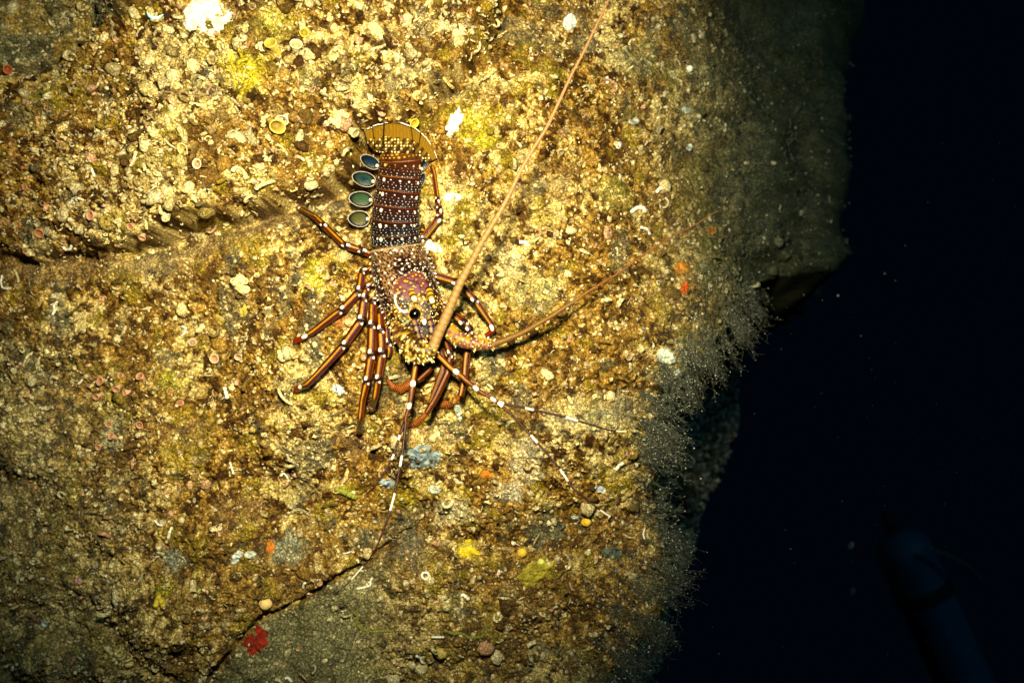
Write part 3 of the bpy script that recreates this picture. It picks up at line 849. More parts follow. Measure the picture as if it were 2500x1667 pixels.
def plate(name, outer, inner, lo, li, parent, dark=0.0, over=0):
    """a blade between an inner and an outer edge (px polylines), lifts in px"""
    o_, _, _ = resample(np.array(outer, float), 1.6); i_, _, _ = resample(np.array(inner, float), 1.6)
    n = max(14, len(o_)); t = np.linspace(0, 1, n)
    def rs(P): return np.stack([np.interp(t, np.linspace(0, 1, len(P)), P[:, k]) for k in range(2)], -1)
    O, I_ = rs(o_), rs(i_); m = 44
    ff = np.linspace(0, 1, 12)[:, None]; GX = I_[None, :, 0] + (O - I_)[None, :, 0] * ff; GY = I_[None, :, 1] + (O - I_)[None, :, 1] * ff
    need = (surf(GX.ravel(), GY.ravel(), True) - (LC[0] * GX.ravel() + LC[1] * GY.ravel() + LC[2])) / S + 4 - (li + (lo - li) * np.repeat(ff, n))
    off = max(0, float(np.percentile(need, 90)))      # keep the blade clear of the rock under it
    lo = lo + off; li = li + min(off, 10)
    V = []; C = []
    for face in (0, 1):
        for a in range(m):
            f = a / (m - 1.)
            for b in range(n):
                e = t[b]
                x, y = I_[b] + (O[b] - I_[b]) * f
                bow = 4 * e * (1 - e)
                lift = li + (lo - li) * f ** 1.3 + bow * 2.5 + over * (1 if face == 0 else .6)
                rib = .6 * math.sin(e * n * .9)
                lift += (rib * .4 if face == 0 else -1.6)
                V.append(LW(x, y, lift))
                ns = (math.sin(x * 1.7 + y * 1.3) * math.sin(y * 2.1 - x) + 1) / 2
                c = C3(.36, .235, .03) * (.75 + .35 * ns + .08 * math.sin(e * n * 1.2))
                if f < .42: c = c * (.35 + .65 * f / .42) + C3(.06, .03, .03) * (1 - f / .42)
                cxi, cyi = math.floor(x / 7.5), math.floor(y / 7.5); hx = math.sin(cxi * 12.9 + cyi * 78.2) * 43758.5; hx -= math.floor(hx)
                dd_ = math.hypot(x / 7.5 - cxi - .3 - .4 * hx, y / 7.5 - cyi - .5)
                if f < .50: c = c * (.40 if math.sin(x * .31 + y * .23) > -.2 else 1.0)
                if f < .50 and hx > .5 and dd_ < .13 + .14 * hx: c = C3(.78, .62, .30)
                if f > .93: c = C3(.03, .02, .015)
                if f > .965: c = C3(.85, .78, .66)
                if e < .06 or e > .97: c = c * .22
                C.append(c)
    F = []
    for a in range(m - 1):
        for b in range(n - 1):
            q = a * n + b; F += [(q, q + 1, q + n + 1), (q, q + n + 1, q + n)]
            q += m * n; F += [(q, q + n + 1, q + 1), (q, q + n, q + n + 1)]
    M = m * n
    per = [b for b in range(n)] + [a * n + n - 1 for a in range(1, m)] + [(m - 1) * n + b for b in range(n - 2, -1, -1)] + [a * n for a in range(m - 2, 0, -1)]
    for q, w_ in zip(per, per[1:] + per[:1]): F += [(q, M + q, M + w_), (q, M + w_, w_)]
    return lpart(name, V, F, np.array(C), M_FAN, parent)

fan = plate('tail_fan', [(936, 299), (958, 296), (978, 298), (1004, 308)], [(932, 368), (960, 374), (1014, 376)], 32, 31, None, over=8)
plate('fan_blade', [(908, 308), (922, 303), (941, 300)], [(914, 362), (930, 372), (950, 374)], 29, 30, fan, over=4)
plate('fan_blade', [(888, 320), (898, 313), (913, 309)], [(896, 350), (912, 368), (930, 374)], 24, 27, fan, over=1)
plate('fan_blade', [(1000, 306), (1015, 313), (1030, 326)], [(998, 374), (1015, 378), (1032, 384)], 33, 32, fan, over=4)
plate('fan_blade', [(1026, 322), (1042, 338), (1058, 362), (1068, 388)], [(1018, 380), (1030, 388), (1044, 398)], 34, 33, fan, over=1)

def swimmeret(cx, cy, rx, ry, ang, lift, ctr, core, side=-1):
    n = 40; m = 16; V = []; C = []; F = []
    ca, sa = math.cos(ang), math.sin(ang)
    for face in (0, 1):
        for a in range(m):
            f = a / (m - 1.)
            for k in range(n):
                t = 6.283 * k / n
                x = rx * f * math.cos(t); y = ry * f * math.sin(t) * (1 + .10 * math.cos(t) * -side)
                X = cx + x * ca - y * sa; Y = cy + x * sa + y * ca
                l = lift + 2.5 * (1 - f * f) + (1.6 * math.exp(-((f - .97) / .05) ** 2)) - x * .10 * side * -1
                V.append(LW(X, Y, l if face == 0 else l - 1.4 - 1.6 * (1 - f)))
                c = C3(*ctr) * (.9 + .2 * (x / rx))
                c = c + (C3(*core) - c) * max(0, 1 - f * 1.7)
                if f > .62: c = c + (C3(.008, .011, .016) - c) * min(1, (f - .62) / .2)
                if f > .94: c = C3(.74, .64, .60)
                C.append(c)
    for a in range(m - 1):
        for k in range(n):
            q = a * n + k; r = a * n + (k + 1) % n
            F += [(q, r, r + n), (q, r + n, q + n)]
            F += [(m * n + q, m * n + r + n, m * n + r), (m * n + q, m * n + q + n, m * n + r + n)]
    o = (m - 1) * n
    for k in range(n): F += [(o + k, o + (k + 1) % n, m * n + o + (k + 1) % n), (o + k, m * n + o + (k + 1) % n, m * n + o + k)]
    hp = Heap(); hp.add(V, F, np.array(C))
    jx = cx - side * rx * .80 * ca; jy = cy - side * rx * .80 * sa      # the joint towards the body
    Vb, Fb = ICO2
    for (ox, oy, r, c) in ((0, -1, 4.2, WHITE), (-side * 6, 2, 5, C3(.62, .42, .05)), (-side * 12, 3, 8, C3(.16, .07, .03)), (-side * 17, -4, 6, C3(.60, .40, .05)), (-side * 20, 5, 7, C3(.10, .04, .03))):
        p = LW(jx + ox, jy + oy, lift + 4); hp.add(p + Vb * r * S, Fb, c)
    return lpart('swimmeret', np.concatenate(hp.v), np.concatenate(hp.f), np.concatenate(hp.c), M_MEMB)
swimmeret(903, 395, 26, 15, math.radians(31), 32, (.015, .05, .075), (.01, .06, .12))
swimmeret(888, 437, 30, 18, math.radians(17), 32, (.07, .13, .09), (.01, .06, .12))
swimmeret(881, 486, 30, 19, math.radians(8), 29, (.10, .16, .08), (.09, .17, .09))
swimmeret(876, 534, 27, 20, math.radians(4), 30, (.17, .16, .05), (.16, .17, .06))
swimmeret(1035, 401, 18, 9, math.radians(-62), 42, (.012, .03, .05), (.01, .04, .08), 1)
swimmeret(1029, 440, 20, 8, math.radians(-72), 42, (.012, .03, .05), (.01, .04, .08), 1)

def leg(name, rows, joints, hairy=None, tip_red=26, hue=0, stripes=1.0, n=32, foot=None):
    """rows: px,py,lift(px above the lobster's base plane, or None = on the rock),radius px; joints: indices of rows that are joints"""
    R = []
    for (x, y, l, r) in rows:
        h = sh(x, y) + r * S * 3.0 if l is None else max(hb(x, y) + l * S, sh(x, y) + r * S)
        R.append((x, y, h, r))
    R = np.array(R, float)
    P0 = pw(R); A = np.c_[P0, R[:, 3], R[:, 2]]
    B, t, d = resample(A, .9 * S)
    B[:, :3] = smooth(B[:, :3], 14); B[:, 3:] = smooth(B[:, 3:], 6)
    rad = rpx(B[:, 3], B[:, 4])
    jt = np.array([d[j] for j in joints])
    for j in jt:
        rad = rad * (1 + .13 * np.exp(-((t - j + 3 * S) / (6 * S)) ** 2) - .16 * np.exp(-((t - j - 3 * S) / (2.5 * S)) ** 2))
    rad[-4:] *= np.linspace(1, .55, 4)
    rad[:3] *= .9
    V, F, Aa = sweep(B[:, :3], rad, n)
    ti = t[Aa[:, 0].astype(int)] / S; an = Aa[:, 1]
    tot = t[-1] / S
    c = np.tile(ORG * .40 + C3(.02, 0, 0), (len(V), 1))
    wob = .05 * np.sin(ti * .05) + hue
    dj = np.full(len(V), 99.0)
    for j in jt / S: dj = np.minimum(dj, np.abs(ti - j))
    st = ss(5, 11, dj) * stripes
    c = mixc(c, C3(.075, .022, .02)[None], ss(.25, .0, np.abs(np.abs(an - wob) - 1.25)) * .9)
    c = mixc(c, PUR[None], st * ss(.36, .22, np.abs(an - wob + .46)) * (.45 + .55 * math.cos(rows[0][1])))
    c = mixc(c, (YEL * .80)[None], st * ss(.31, .2, np.abs(an - wob - .28)))
    c = c * (.72 + .5 * fbm(ti / 3.0 + 7, an * 3 + 11, int(rows[0][1]), 3))[:, None]
    c = mixc(c, C3(.50, .20, .015)[None], st * ss(.22, .12, np.abs(an - wob + 1.12)) * .8)
    c = mixc(c, C3(.05, .02, .02)[None], ss(9, 5, dj) * .7)
    for j in jt / S:
        for a0, dt, la, lt in ((.42, -6, .36, 4.6), (-.62, 5.0, .26, 3.0)):
            e = ((an - a0) / la) ** 2 + ((ti - j - dt) / lt) ** 2
            c = mixc(c, WHITE[None], ss(1.15, .85, e))
    if tip_red:
        k = ss(tot - tip_red - 4, tot - tip_red, ti); c = mixc(c, RED[None] * 1.2, k)
        e = ((ti - (tot - tip_red - 9)) / 8) ** 2 + ((an - .2) / .75) ** 2
        c = mixc(c, WHITE[None], ss(1.1, .85, e))
    hp = Heap(); hp.add(V, F, c)
    if tip_red:
        rr = random.Random(int(rows[0][0]))
        for _ in range(80):
            i = rr.randrange(int(len(B) * (1 - tip_red / tot)), len(B) - 1); p = B[i, :3]
            dv = np.array([rr.gauss(0, 1) for _ in range(3)]); dv /= np.linalg.norm(dv)
            hp.add(*cone(p, p + dv * rad[i] * rr.uniform(1.2, 1.9), .3 * S * 1.6, C3(.30, .07, .015), C3(.45, .16, .03), 3))
    return lpart(name, np.concatenate(hp.v), np.concatenate(hp.f), np.concatenate(hp.c))

def foot(rows, parent):
    R = np.array([(x, y, sh(x, y) + (l) * S, r) for x, y, l, r in rows], float)
    A = np.c_[pw(R), R[:, 3], R[:, 2]]; B, t, d = resample(A, .6 * S); B = smooth(B, 12)
    rad = rpx(B[:, 3], B[:, 4]) * (1 + .16 * np.sin(t / S * 6.283 / 4.2))
    V, F, Aa = sweep(B[:, :3], rad, 14)
    ti = t[Aa[:, 0].astype(int)] / S
    c = mixc(C3(.20, .045, .01)[None], C3(.58, .26, .04)[None], ss(-.2, .8, np.sin(ti * 6.283 / 4.2)) * ss(1.9, .6, np.abs(Aa[:, 1])))
    hp = Heap(); hp.add(V, F, c); rr = random.Random(9)
    for _ in range(420):
        i = rr.randrange(2, len(B) - 2); dv = np.array([rr.gauss(0, 1), -abs(rr.gauss(0, .8)), rr.gauss(0, 1)]); dv /= np.linalg.norm(dv)
        hp.add(*cone(B[i, :3] + dv * rad[i] * .7, B[i, :3] + dv * rad[i] * rr.uniform(1.15, 1.5), .45 * S, C3(.34, .10, .015), C3(.60, .28, .05), 3))
    return lpart('foot', np.concatenate(hp.v), np.concatenate(hp.f), np.concatenate(hp.c), None, parent)

# left side, from the tail forward
leg('walking_leg', [(905, 620, 40, 9), (884, 612, 46, 9), (845, 600, 50, 9), (838, 596, 50, 8), (792, 552, 34, 8.5), (770, 530, 24, 7), (728, 507, None, 6)], [1, 2, 4], tip_red=14)
leg('walking_leg', [(905, 655, 40, 8), (884, 664, 56, 9), (878, 712, 62, 11), (835, 756, 46, 10.5), (766, 808, 22, 8), (748, 820, 14, 7), (717, 835, None, 6)], [1, 2, 3], tip_red=30)
leg('walking_leg', [(910, 690, 40, 8), (895, 704, 60, 9), (889, 730, 64, 10), (882, 782, 60, 12), (840, 842, 44, 10.5), (770, 918, 20, 8), (750, 938, 12, 8), (722, 950, None, 8)], [1, 2, 3, 4], tip_red=24)
leg('walking_leg', [(925, 725, 40, 8), (910, 738, 62, 10), (908, 796, 66, 11), (907, 866, 62, 12), (896, 929, 42, 10), (885, 977, 24, 8), (880, 1020, 10, 7), (877, 1052, None, 8)], [1, 2, 3, 4], tip_red=28)
leg('walking_leg', [(945, 752, 40, 8), (928, 762, 60, 10), (930, 808, 66, 11), (933, 862, 64, 12), (923, 925, 44, 10), (916, 968, 26, 8), (907, 998, None, 8)], [1, 2, 3, 4], tip_red=22)
leg('mouth_leg', [(960, 785, 30, 7), (943, 802, 42, 7), (948, 838, 42, 9), (952, 856, 36, 8), (948, 872, 24, 5)], [2], tip_red=0)
# right side
leg('walking_leg', [(1018, 605, 36, 8), (1030, 586, 40, 9), (1072, 534, 40, 9.5), (1073, 513, 38, 8.5), (1068, 490, 34, 6.5), (1059, 424, 16, 6), (1054, 405, None, 6)], [1, 2, 3, 4], tip_red=0, hue=.2)
leg('walking_leg', [(1040, 668, 40, 9), (1058, 672, 52, 9), (1116, 690, 54, 9.5), (1137, 710, 50, 10), (1160, 734, 42, 8.5), (1198, 790, 20, 7.5), (1204, 806, 12, 6.5), (1186, 820, None, 6)], [1, 2, 4], tip_red=22)
lg = leg('walking_leg', [(1080, 745, 36, 8), (1098, 762, 48, 10), (1134, 790, 50, 11), (1148, 806, 46, 9), (1146, 832, 36, 9), (1139, 870, 28, 9), (1134, 920, 20, 8.5), (1125, 968, 8, 8)], [1, 2, 3], tip_red=0)
foot([(1130, 962, 8, 6), (1118, 974, 6, 9), (1095, 984, 5, 10), (1068, 988, 4, 6)], lg)
lg = leg('walking_leg', [(1085, 820, 30, 8), (1100, 866, 34, 8), (1092, 912, 30, 8.5), (1064, 972, 16, 8), (1040, 1010, 8, 7)], [1], tip_red=0, stripes=.5)
foot([(1044, 1008, 9, 5), (1030, 1020, 7, 7), (1012, 1034, 5, 8), (994, 1040, 3, 5)], lg)
lg = leg('walking_leg', [(1030, 838, 30, 8), (1035, 872, 26, 8), (1052, 900, 18, 7), (1020, 930, 10, 7)], [1], tip_red=0, stripes=.4)
foot([(1012, 922, 10, 6), (995, 940, 8, 9), (978, 950, 7, 10), (958, 942, 6, 8), (945, 924, 5, 5)], lg)
lg = leg('walking_leg', [(1070, 842, 30, 7), (1086, 880, 28, 7), (1079, 912, 24, 9), (1066, 945, 18, 8), (1050, 985, 12, 6)], [1], tip_red=0, stripes=.5, hue=.3)

# stalk-like horns, eyes, feeler bases
def taper(name, rows, colf, n=16, mat=None, parent=None, sm=10, extra=None, step=.8):
    R = np.array(rows, float); R[:, 2] = [hb(x, y) + l * S for x, y, l in R[:, :3]]
    A = np.c_[pw(R), R[:, 3], R[:, 2]]; B, t, d = resample(A, step * S); B = smooth(B, sm)
    rad = rpx(B[:, 3], B[:, 4])
    if name == 'flagellum':        # ringed, slightly uneven and slightly bent
        q = t / S; rad = rad * (1 + .035 * np.sin(q * 6.283 / 3.4) + .10 * (fbm(q / 16 + 3, q * 0 + len(rows), 977, 3) - .5) * 2)
        B[:, 0] += 3.2 * S * (fbm(q / 90 + 1, q * 0, 978, 2) - .5) * 2 * ss(0, 120, q); B[:, 2] += 3.2 * S * (fbm(q / 80 + 1, q * 0, 979, 2) - .5) * 2 * ss(0, 120, q)
    V, F, Aa = sweep(B[:, :3], rad, n)
    ti = t[Aa[:, 0].astype(int)] / S
    c = colf(ti, Aa[:, 1], t[-1] / S, V)
    hp = Heap(); hp.add(V, F, c)
    if extra: extra(hp, B, rad)
    return lpart(name, np.concatenate(hp.v), np.concatenate(hp.f), np.concatenate(hp.c), mat, parent)
def hornc(ti, an, tot, V):
    c = mixc(C3(.62, .42, .08)[None], C3(.06, .02, .015)[None], ss(.2, .6, np.sin(ti * .55)) * .9)
    c = np.where((ti < 5)[:, None], DRK, c)
    return mixc(c, WHITE[None], ss(1.1, .8, ((ti - tot * .62) / 6) ** 2 + (an / 1.2) ** 2))
taper('horn', [(1002, 706, 122, 10), (1008, 722, 132, 9), (1013, 734, 138, 6.5), (1015, 744, 144, 3.5), (1016, 751, 146, .8)], hornc)
taper('horn', [(1047, 706, 122, 9), (1051, 722, 132, 8), (1056, 738, 140, 6.5), (1061, 752, 143, 3), (1063, 758, 144, .8)], hornc)
M_EYE = nodemat('eye_gloss', .08, .7, 0, 1, .05, 200, coat=.6)
def eye(cx, cy, r, lift):
    Vb, Fb = ICO4; p = LW(cx, cy, lift)
    tc = CAMP - p; tc /= np.linalg.norm(tc)
    V = p + Vb * r * S
    c = np.tile(C3(.008, .007, .008), (len(V), 1))
    eo = lpart('eye', V, Fb, c, M_EYE)
    n = 36; hp = Heap(); a = np.cross(tc, [1., 0, 0]); a /= np.linalg.norm(a); b = np.cross(tc, a); P = []
    for k in range(n + 1):
        t = 6.283 * k / n; P.append(p - tc * r * S * .15 + (a * math.cos(t) + b * math.sin(t) * .95) * r * S * 1.08)
    V, F, Aa = sweep(np.array(P), np.full(n + 1, 2.6 * S), 8)
    c = mixc(C3(.62, .42, .08)[None], C3(.30, .10, .02)[None], ss(.3, .8, np.sin(Aa[:, 0] * .9)))
    lpart('eye_rim', V, F, c, None, eo)
eye(1013, 767, 13.5, 130); eye(1056, 766, 6.5, 112)

def yspines(dens, big, r0=.9):
    def f(hp, B, rad):
        rr = random.Random(len(B) + dens)
        for _ in range(dens):
            i = rr.randrange(2, len(B) - 2)
            tg = B[i + 1, :3] - B[i - 1, :3]; tg /= np.linalg.norm(tg)
            dv = np.array([rr.gauss(0, 1), -abs(rr.gauss(0, .8)), rr.gauss(0, 1)]); dv -= tg * (dv @ tg); dv /= np.linalg.norm(dv)
            l = rr.uniform(.5, 1) * big * S
            c1 = C3(.80, .66, .30) if rr.random() < .6 else WHITE
            hp.add(*cone(B[i, :3] + dv * rad[i] * .85, B[i, :3] + dv * (rad[i] + l) + tg * l * .6, l * .5, C3(.50, .34, .04), c1, 6))
    return f
def yellowc(base):
    def f(ti, an, tot, V):
        x = V[:, 0] / S; z = V[:, 2] / S
        n = fbm(x / 6, z / 6, 901, 3) - .03; n2 = fbm(x / 17, z / 17, 911, 2)
        c = mixc(C3(.10, .05, .012)[None], C3(*base)[None], ss(.38, .52, n))
        c = mixc(c, C3(.78, .66, .26)[None], ss(.60, .68, n))
        return mixc(c, C3(.34, .14, .15)[None], ss(.55, .68, n2) * .35)
    return f
def pinkc(ti, an, tot, V):
    x = V[:, 0] / S; z = V[:, 2] / S
    n = fbm(x / 7, z / 7, 921, 3)
    c = mixc(C3(.30, .13, .15)[None], C3(.50, .34, .05)[None], ss(.42, .58, n) )
    wd, wv = worley(x / 12, z / 12, 931)
    c = mixc(c, C3(.06, .03, .02)[None], ss(.34, .26, wd) * (wv > .5)); return mixc(c, C3(.75, .58, .18)[None], ss(.22, .14, wd) * (wv > .3))
left = taper('antenna', [(974, 772, 84, 14), (975, 792, 90, 22), (986, 820, 94, 27), (1004, 844, 98, 26), (1028, 858, 102, 21), (1050, 856, 106, 17), (1058, 846, 110, 14)],
             yellowc((.46, .32, .035)), 24, extra=yspines(46, 7), sm=25)
taper('antenna_joint', [(990, 842, 84, 14), (1000, 862, 84, 18), (1022, 874, 84, 17), (1044, 874, 86, 12), (1060, 868, 88, 6)], yellowc((.42, .29, .03)), 20, extra=yspines(40, 9), parent=left, sm=16)
right = taper('antenna', [(1070, 776, 70, 14), (1092, 802, 72, 20), (1112, 822, 74, 21), (1134, 834, 76, 17), (1150, 838, 76, 15), (1172, 840, 74, 16), (1194, 842, 70, 12), (1204, 842, 66, 9)],
              pinkc, 24, extra=yspines(44, 7.5), sm=18)
def flagc(c0, c1, band, far=None):
    def f(ti, an, tot, V):
        r = np.sin(ti * 6.283 / band); c = mixc(C3(*c0)[None], C3(*c1)[None], ss(-.1, .7, r))
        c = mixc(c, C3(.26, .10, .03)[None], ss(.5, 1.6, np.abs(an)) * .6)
        if far is not None: c = mixc(c, C3(*far)[None], ss(.30 * tot, .55 * tot, ti) * .8)
        return c
    return f
def flag_ridges(hp, B, rad):
    t = np.arange(len(B))
taper('flagellum', [(1050, 862, 104, 15), (1058, 846, 110, 14), (1090, 768, 140, 12), (1127, 686, 180, 10), (1172, 602, 215, 7.8), (1245, 469, 265, 5.6), (1295, 379, 300, 4.6), (1357, 268, 340, 3.8),
                    (1402, 170, 375, 3.4), (1446, 80, 405, 3.0), (1484, 0, 430, 2.7), (1520, -90, 455, 2.3)],
      flagc((.34, .18, .05), (.64, .50, .27), 3.4, (.56, .33, .19)), 14, parent=left, sm=6, extra=yspines(60, 2.4))
taper('flagellum', [(1196, 842, 68, 8.5), (1230, 832, 64, 8), (1270, 815, 58, 7), (1350, 771, 48, 5), (1430, 716, 44, 3.6), (1500, 672, 44, 2.8), (1580, 617, 50, 2.2), (1670, 562, 70, 1.7), (1755, 515, 95, 1.2)],
      flagc((.22, .12, .035), (.48, .33, .11), 3.2, (.34, .14, .04)), 12, parent=right, sm=6)
def purc(ti, an, tot, V):
    c = mixc(C3(.19, .12, .22)[None], C3(.45, .30, .08)[None], ss(.3, .8, np.sin(an * 3 + 1)))
    return mixc(c, C3(.05, .03, .03)[None], ss(.7, 1, np.abs(np.sin(ti * .22))))
# small feelers (antennules): jointed stalk and two whips each, dark with white bands
def antennule(stalk, whips, bands):
    def sc(ti, an, tot, V):
        c = mixc(C3(.22, .07, .012)[None], C3(.58, .36, .03)[None], ss(.55, .25, np.abs(an - .15)) * ss(.75 * tot, .35 * tot, ti))
        for b in bands: c = mixc(c, WHITE[None], ss(1.15, .85, ((ti - b) / 7) ** 2 + (np.abs(an) / 1.3) ** 2))
        return c
    a = taper('antennule', stalk, sc, 12, sm=5)
    for rows, wb in whips:
        def wc(ti, an, tot, V, wb=wb):
            c = np.tile(C3(.11, .03, .012), (len(ti), 1))
            for b, l in wb: c = np.where((np.abs(ti - b) < l)[:, None], WHITE, c)
            return c
        rows = [(x, y, max(l, (sh(x, y) - hb(x, y)) / S + 7), q * 1.3) for x, y, l, q in rows]
        taper('whip', rows, wc, 8, sm=4, parent=a, step=1.5)
antennule([(1020, 838, 60, 7), (1016, 885, 56, 7), (1009, 928, 54, 7), (1007, 946, 52, 7.5), (1001, 984, 48, 5.5), (991, 1018, 44, 5), (989, 1030, 42, 5)],
          [([(989, 1028, 42, 3.2), (976, 1063, 38, 2.4), (960, 1113, 34, 2.2), (938, 1155, 30, 2.0), (915, 1188, 26, 1.7), (886, 1213, 18, 1.0)], [(38, 5), (83, 6), (206 - 5, 11)]),
           ([(991, 1028, 44, 3.4), (982, 1109, 40, 2.4), (968, 1184, 38, 2.3), (961, 1215, 36, 2.1), (946, 1269, 32, 2.0), (919, 1337, 26, 1.8), (902, 1364, 22, 1.6), (854, 1419, 12, 1.2), (818, 1450, 6, .8)], [(88, 12), (177, 19), (346, 19)])],
          (92, 142, 190))
antennule([(1050, 838, 60, 7), (1066, 863, 62, 7), (1100, 897, 64, 6.8), (1130, 920, 66, 6.5), (1136, 927, 66, 6), (1172, 956, 66, 5.5), (1200, 972, 66, 4.4), (1216, 983, 66, 4.8)],
          [([(1216, 982, 66, 3), (1286, 997, 62, 2.4), (1378, 1017, 56, 2.2), (1440, 1036, 50, 1.9), (1490, 1051, 44, 1.5), (1533, 1054, 36, .9)], [(5, 8), (70, 9), (165, 13), (277, 11)]),
           ([(1216, 983, 66, 3.2), (1255, 1018, 64, 2.6), (1296, 1062, 62, 2.4), (1364, 1140, 54, 2.3), (1398, 1191, 50, 2.1), (1438, 1224, 46, 1.8), (1473, 1250, 42, 1.5), (1520, 1280, 34, .9)], [(5, 8), (112, 11), (213, 15), (332, 13)])],
          (92, 150, 196))
taper('antennule_base', [(1010, 776, 118, 8), (1014, 792, 122, 9), (1020, 812, 120, 8), (1026, 830, 112, 6)], purc)
taper('antennule_base', [(1048, 778, 114, 8), (1052, 794, 118, 9), (1054, 812, 116, 8), (1052, 830, 108, 6)], purc)
# small coloured scales between the feeler bases
for nm, x, y, l, rx, ry, c in (('face_scale', 1018, 806, 124, 7, 5, (.03, .12, .45)), ('face_scale', 1036, 786, 126, 4.5, 7, (.80, .72, .76)), ('face_scale', 989, 779, 116, 14, 6, (.20, .26, .18))):
    Vb, Fb = ICO3; p = LW(x, y, l)
    lpart(nm, p + Vb * np.array([rx, 3, ry]) * S, Fb, np.tile(C3(*c), (len(Vb), 1)))

# ------------------------------------------------------------------ single growths on the rock, each a thing of its own
def local(V, origin): return np.asarray(V) - np.asarray(origin)
def thing_mesh(name, V, F, C, org, label, cat, group=None, mat=None, parent=None):
    me = make_mesh(name, local(V, org), F, np.clip(C, 0, .95))
    o = link(name, me, mat or M_SOFT); o.location = tuple(org)
    return tag(o, label, cat, group)
def at_rock(px, py):
    h = surf(np.array([px]), np.array([py]), True)[0]; k = (D - h) / D
    u = CU + (px - CU) * k; v = CV + (py - CV) * k
    _, n = normals(np.array([u]), np.array([v]), H, 22, False)
    return W(px, py, h), n[0], h
def frame(n, spin=0):
    ref = np.array([0, 0, 1.]) if abs(n[2]) < .9 else np.array([1., 0, 0])
    a = np.cross(ref, n); a /= np.linalg.norm(a); b = np.cross(n, a)
    return a * math.cos(spin) + b * math.sin(spin), -a * math.sin(spin) + b * math.cos(spin)

def cup_coral(px, py, r, label, group=None, rim=(.62, .36, .22), disc=(.36, .15, .06), hgt=1.3, tilt=.25, seed=0):
    rg = random.Random(int(px * 7 + py)); p, n, h = at_rock(px, py)
    n = n + np.array([rg.gauss(0, tilt), -.5, rg.gauss(0, tilt) - .15]); n /= np.linalg.norm(n); a, b = frame(n, rg.uniform(0, 6)); R = r * S
    m = 26; V = []; C = []
    prof = [(.60, -.8, 0), (.58, .1, 0), (.70, .6, 0), (.92, .92, .1), (1.0, 1.05, .2), (.93, 1.12, .35), (.76, .98, .6), (.52, .62, 1), (.30, .50, .95), (.12, .46, .8)]
    e = rg.uniform(.0, .14); ph = rg.uniform(0, 6)
    for r_, z, t in prof:
        for k in range(m):
            an = 6.283 * k / m; q = r_ * (1 + e * math.cos(2 * an + ph) + (.05 * math.cos(13 * an) if .5 < r_ < 1 and z > .9 else .0))
            V.append(p + (a * math.cos(an) + b * math.sin(an)) * q * R + n * z * R * hgt)
            base = C3(*rim) * (.65 if z < .6 else 1.0) * (.85 + .3 * rg.random())
            C.append(base + (C3(*disc) * .55 - base) * t)
    V.append(p + n * R * .44 * hgt); C.append(C3(*disc) * .3)
    F = grid_faces(len(prof), m); o = (len(prof) - 1) * m
    F += [(o + k, o + (k + 1) % m, len(V) - 1) for k in range(m)]
    return thing_mesh('cup_coral', V, F, np.array(C), p, label, 'coral', group)

pinkg = 'pink cup corals crowded in the lower left'
for px, py, r in [(350, 924, 11), (289, 944, 10), (316, 957, 10), (254, 929, 11), (243, 964, 10), (342, 1034, 9), (269, 1034, 8), (279, 1066, 9), (245, 1088, 8), (300, 918, 8), (438, 983, 8)]:
    cup_coral(px, py, r, 'one of the small pinkish cup corals crowded on the rock at lower left', pinkg)
leftg = 'orange cup corals along the left edge'
for px, py, r in [(41, 379, 8), (32, 354, 7), (67, 459, 8), (83, 408, 7), (64, 403, 7), (104, 562, 13), (20, 540, 8), (52, 548, 8), (70, 610, 9), (110, 497, 7)]:
    cup_coral(px, py, r, 'one of the blurry orange cup corals dotted along the left edge of the rock', leftg, (.46, .25, .11), (.30, .11, .04))
cup_coral(22, 166, 12, 'dark orange cup coral alone near the top left edge', None, (.45, .13, .05), (.40, .10, .03), 1.8)
cup_coral(234, 525, 13, 'round tan cup coral beside a yellow smear above the left ledge')
cup_coral(325, 551, 9, 'left of two small cup corals hanging just above the shadowed ledge')
cup_coral(350, 572, 9, 'lower right of two small cup corals hanging just above the shadowed ledge')
cup_coral(529, 873, 12, 'pale pink cup coral with a white tube below it', None, (.70, .48, .30), (.55, .30, .16))
cup_coral(588, 866, 10, 'stubby pale cup coral to the right of the pale pink one', None, (.70, .55, .36), (.45, .25, .12))
cup_coral(472, 838, 10, 'cream cup coral up and left of the pale pink one', None, (.70, .55, .40), (.45, .25, .12))
cup_coral(803, 911, 14, 'flat tan cup coral beside the white-tipped foot of the second leg', None, (.66, .46, .25), (.42, .24, .09), .7)
cup_coral(416, 955, 8, 'small orange cup coral in the middle of a mustard yellow patch', None, (.55, .36, .14), (.34, .14, .04))
cup_coral(667, 300, 18, 'large yellow cup coral opening downwards left of the lobster tail', None, (.56, .44, .09), (.34, .24, .04), 1.9)
cup_coral(697, 285, 15, 'bright cream cup coral touching the large yellow one', None, (.80, .74, .50), (.62, .50, .26))
cup_coral(673, 122, 14, 'yellow cup coral near the top, beside a clump of cream cups', None, (.56, .46, .09), (.34, .24, .03), 1.8)
cup_coral(742, 82, 11, 'small round yellow cup coral highest of the yellow ones', None, (.56, .45, .05), (.40, .30, .03), 1.6)
cup_coral(722, 122, 13, 'cream tube-like cup coral right of the yellow one near the top', None, (.78, .72, .44), (.5, .38, .16), 2.0)
cup_coral(452, 360, 13, 'smooth ochre cup coral bulging from the left mass of crust', None, (.62, .50, .20), (.50, .36, .10), 1.2)
cup_coral(485, 402, 11, 'white-rimmed cup coral below the ochre one', None, (.74, .62, .42), (.50, .30, .14))
cup_coral(1003, 293, 12, 'bright yellow cup coral just above the tail fan of the lobster', None, (.72, .55, .06), (.45, .30, .03), 1.5)
cup_coral(1530, 868, 9, 'tiny tan cup coral near the right-hand rim of the bright rock', None, (.5, .38, .2), (.3, .18, .08))
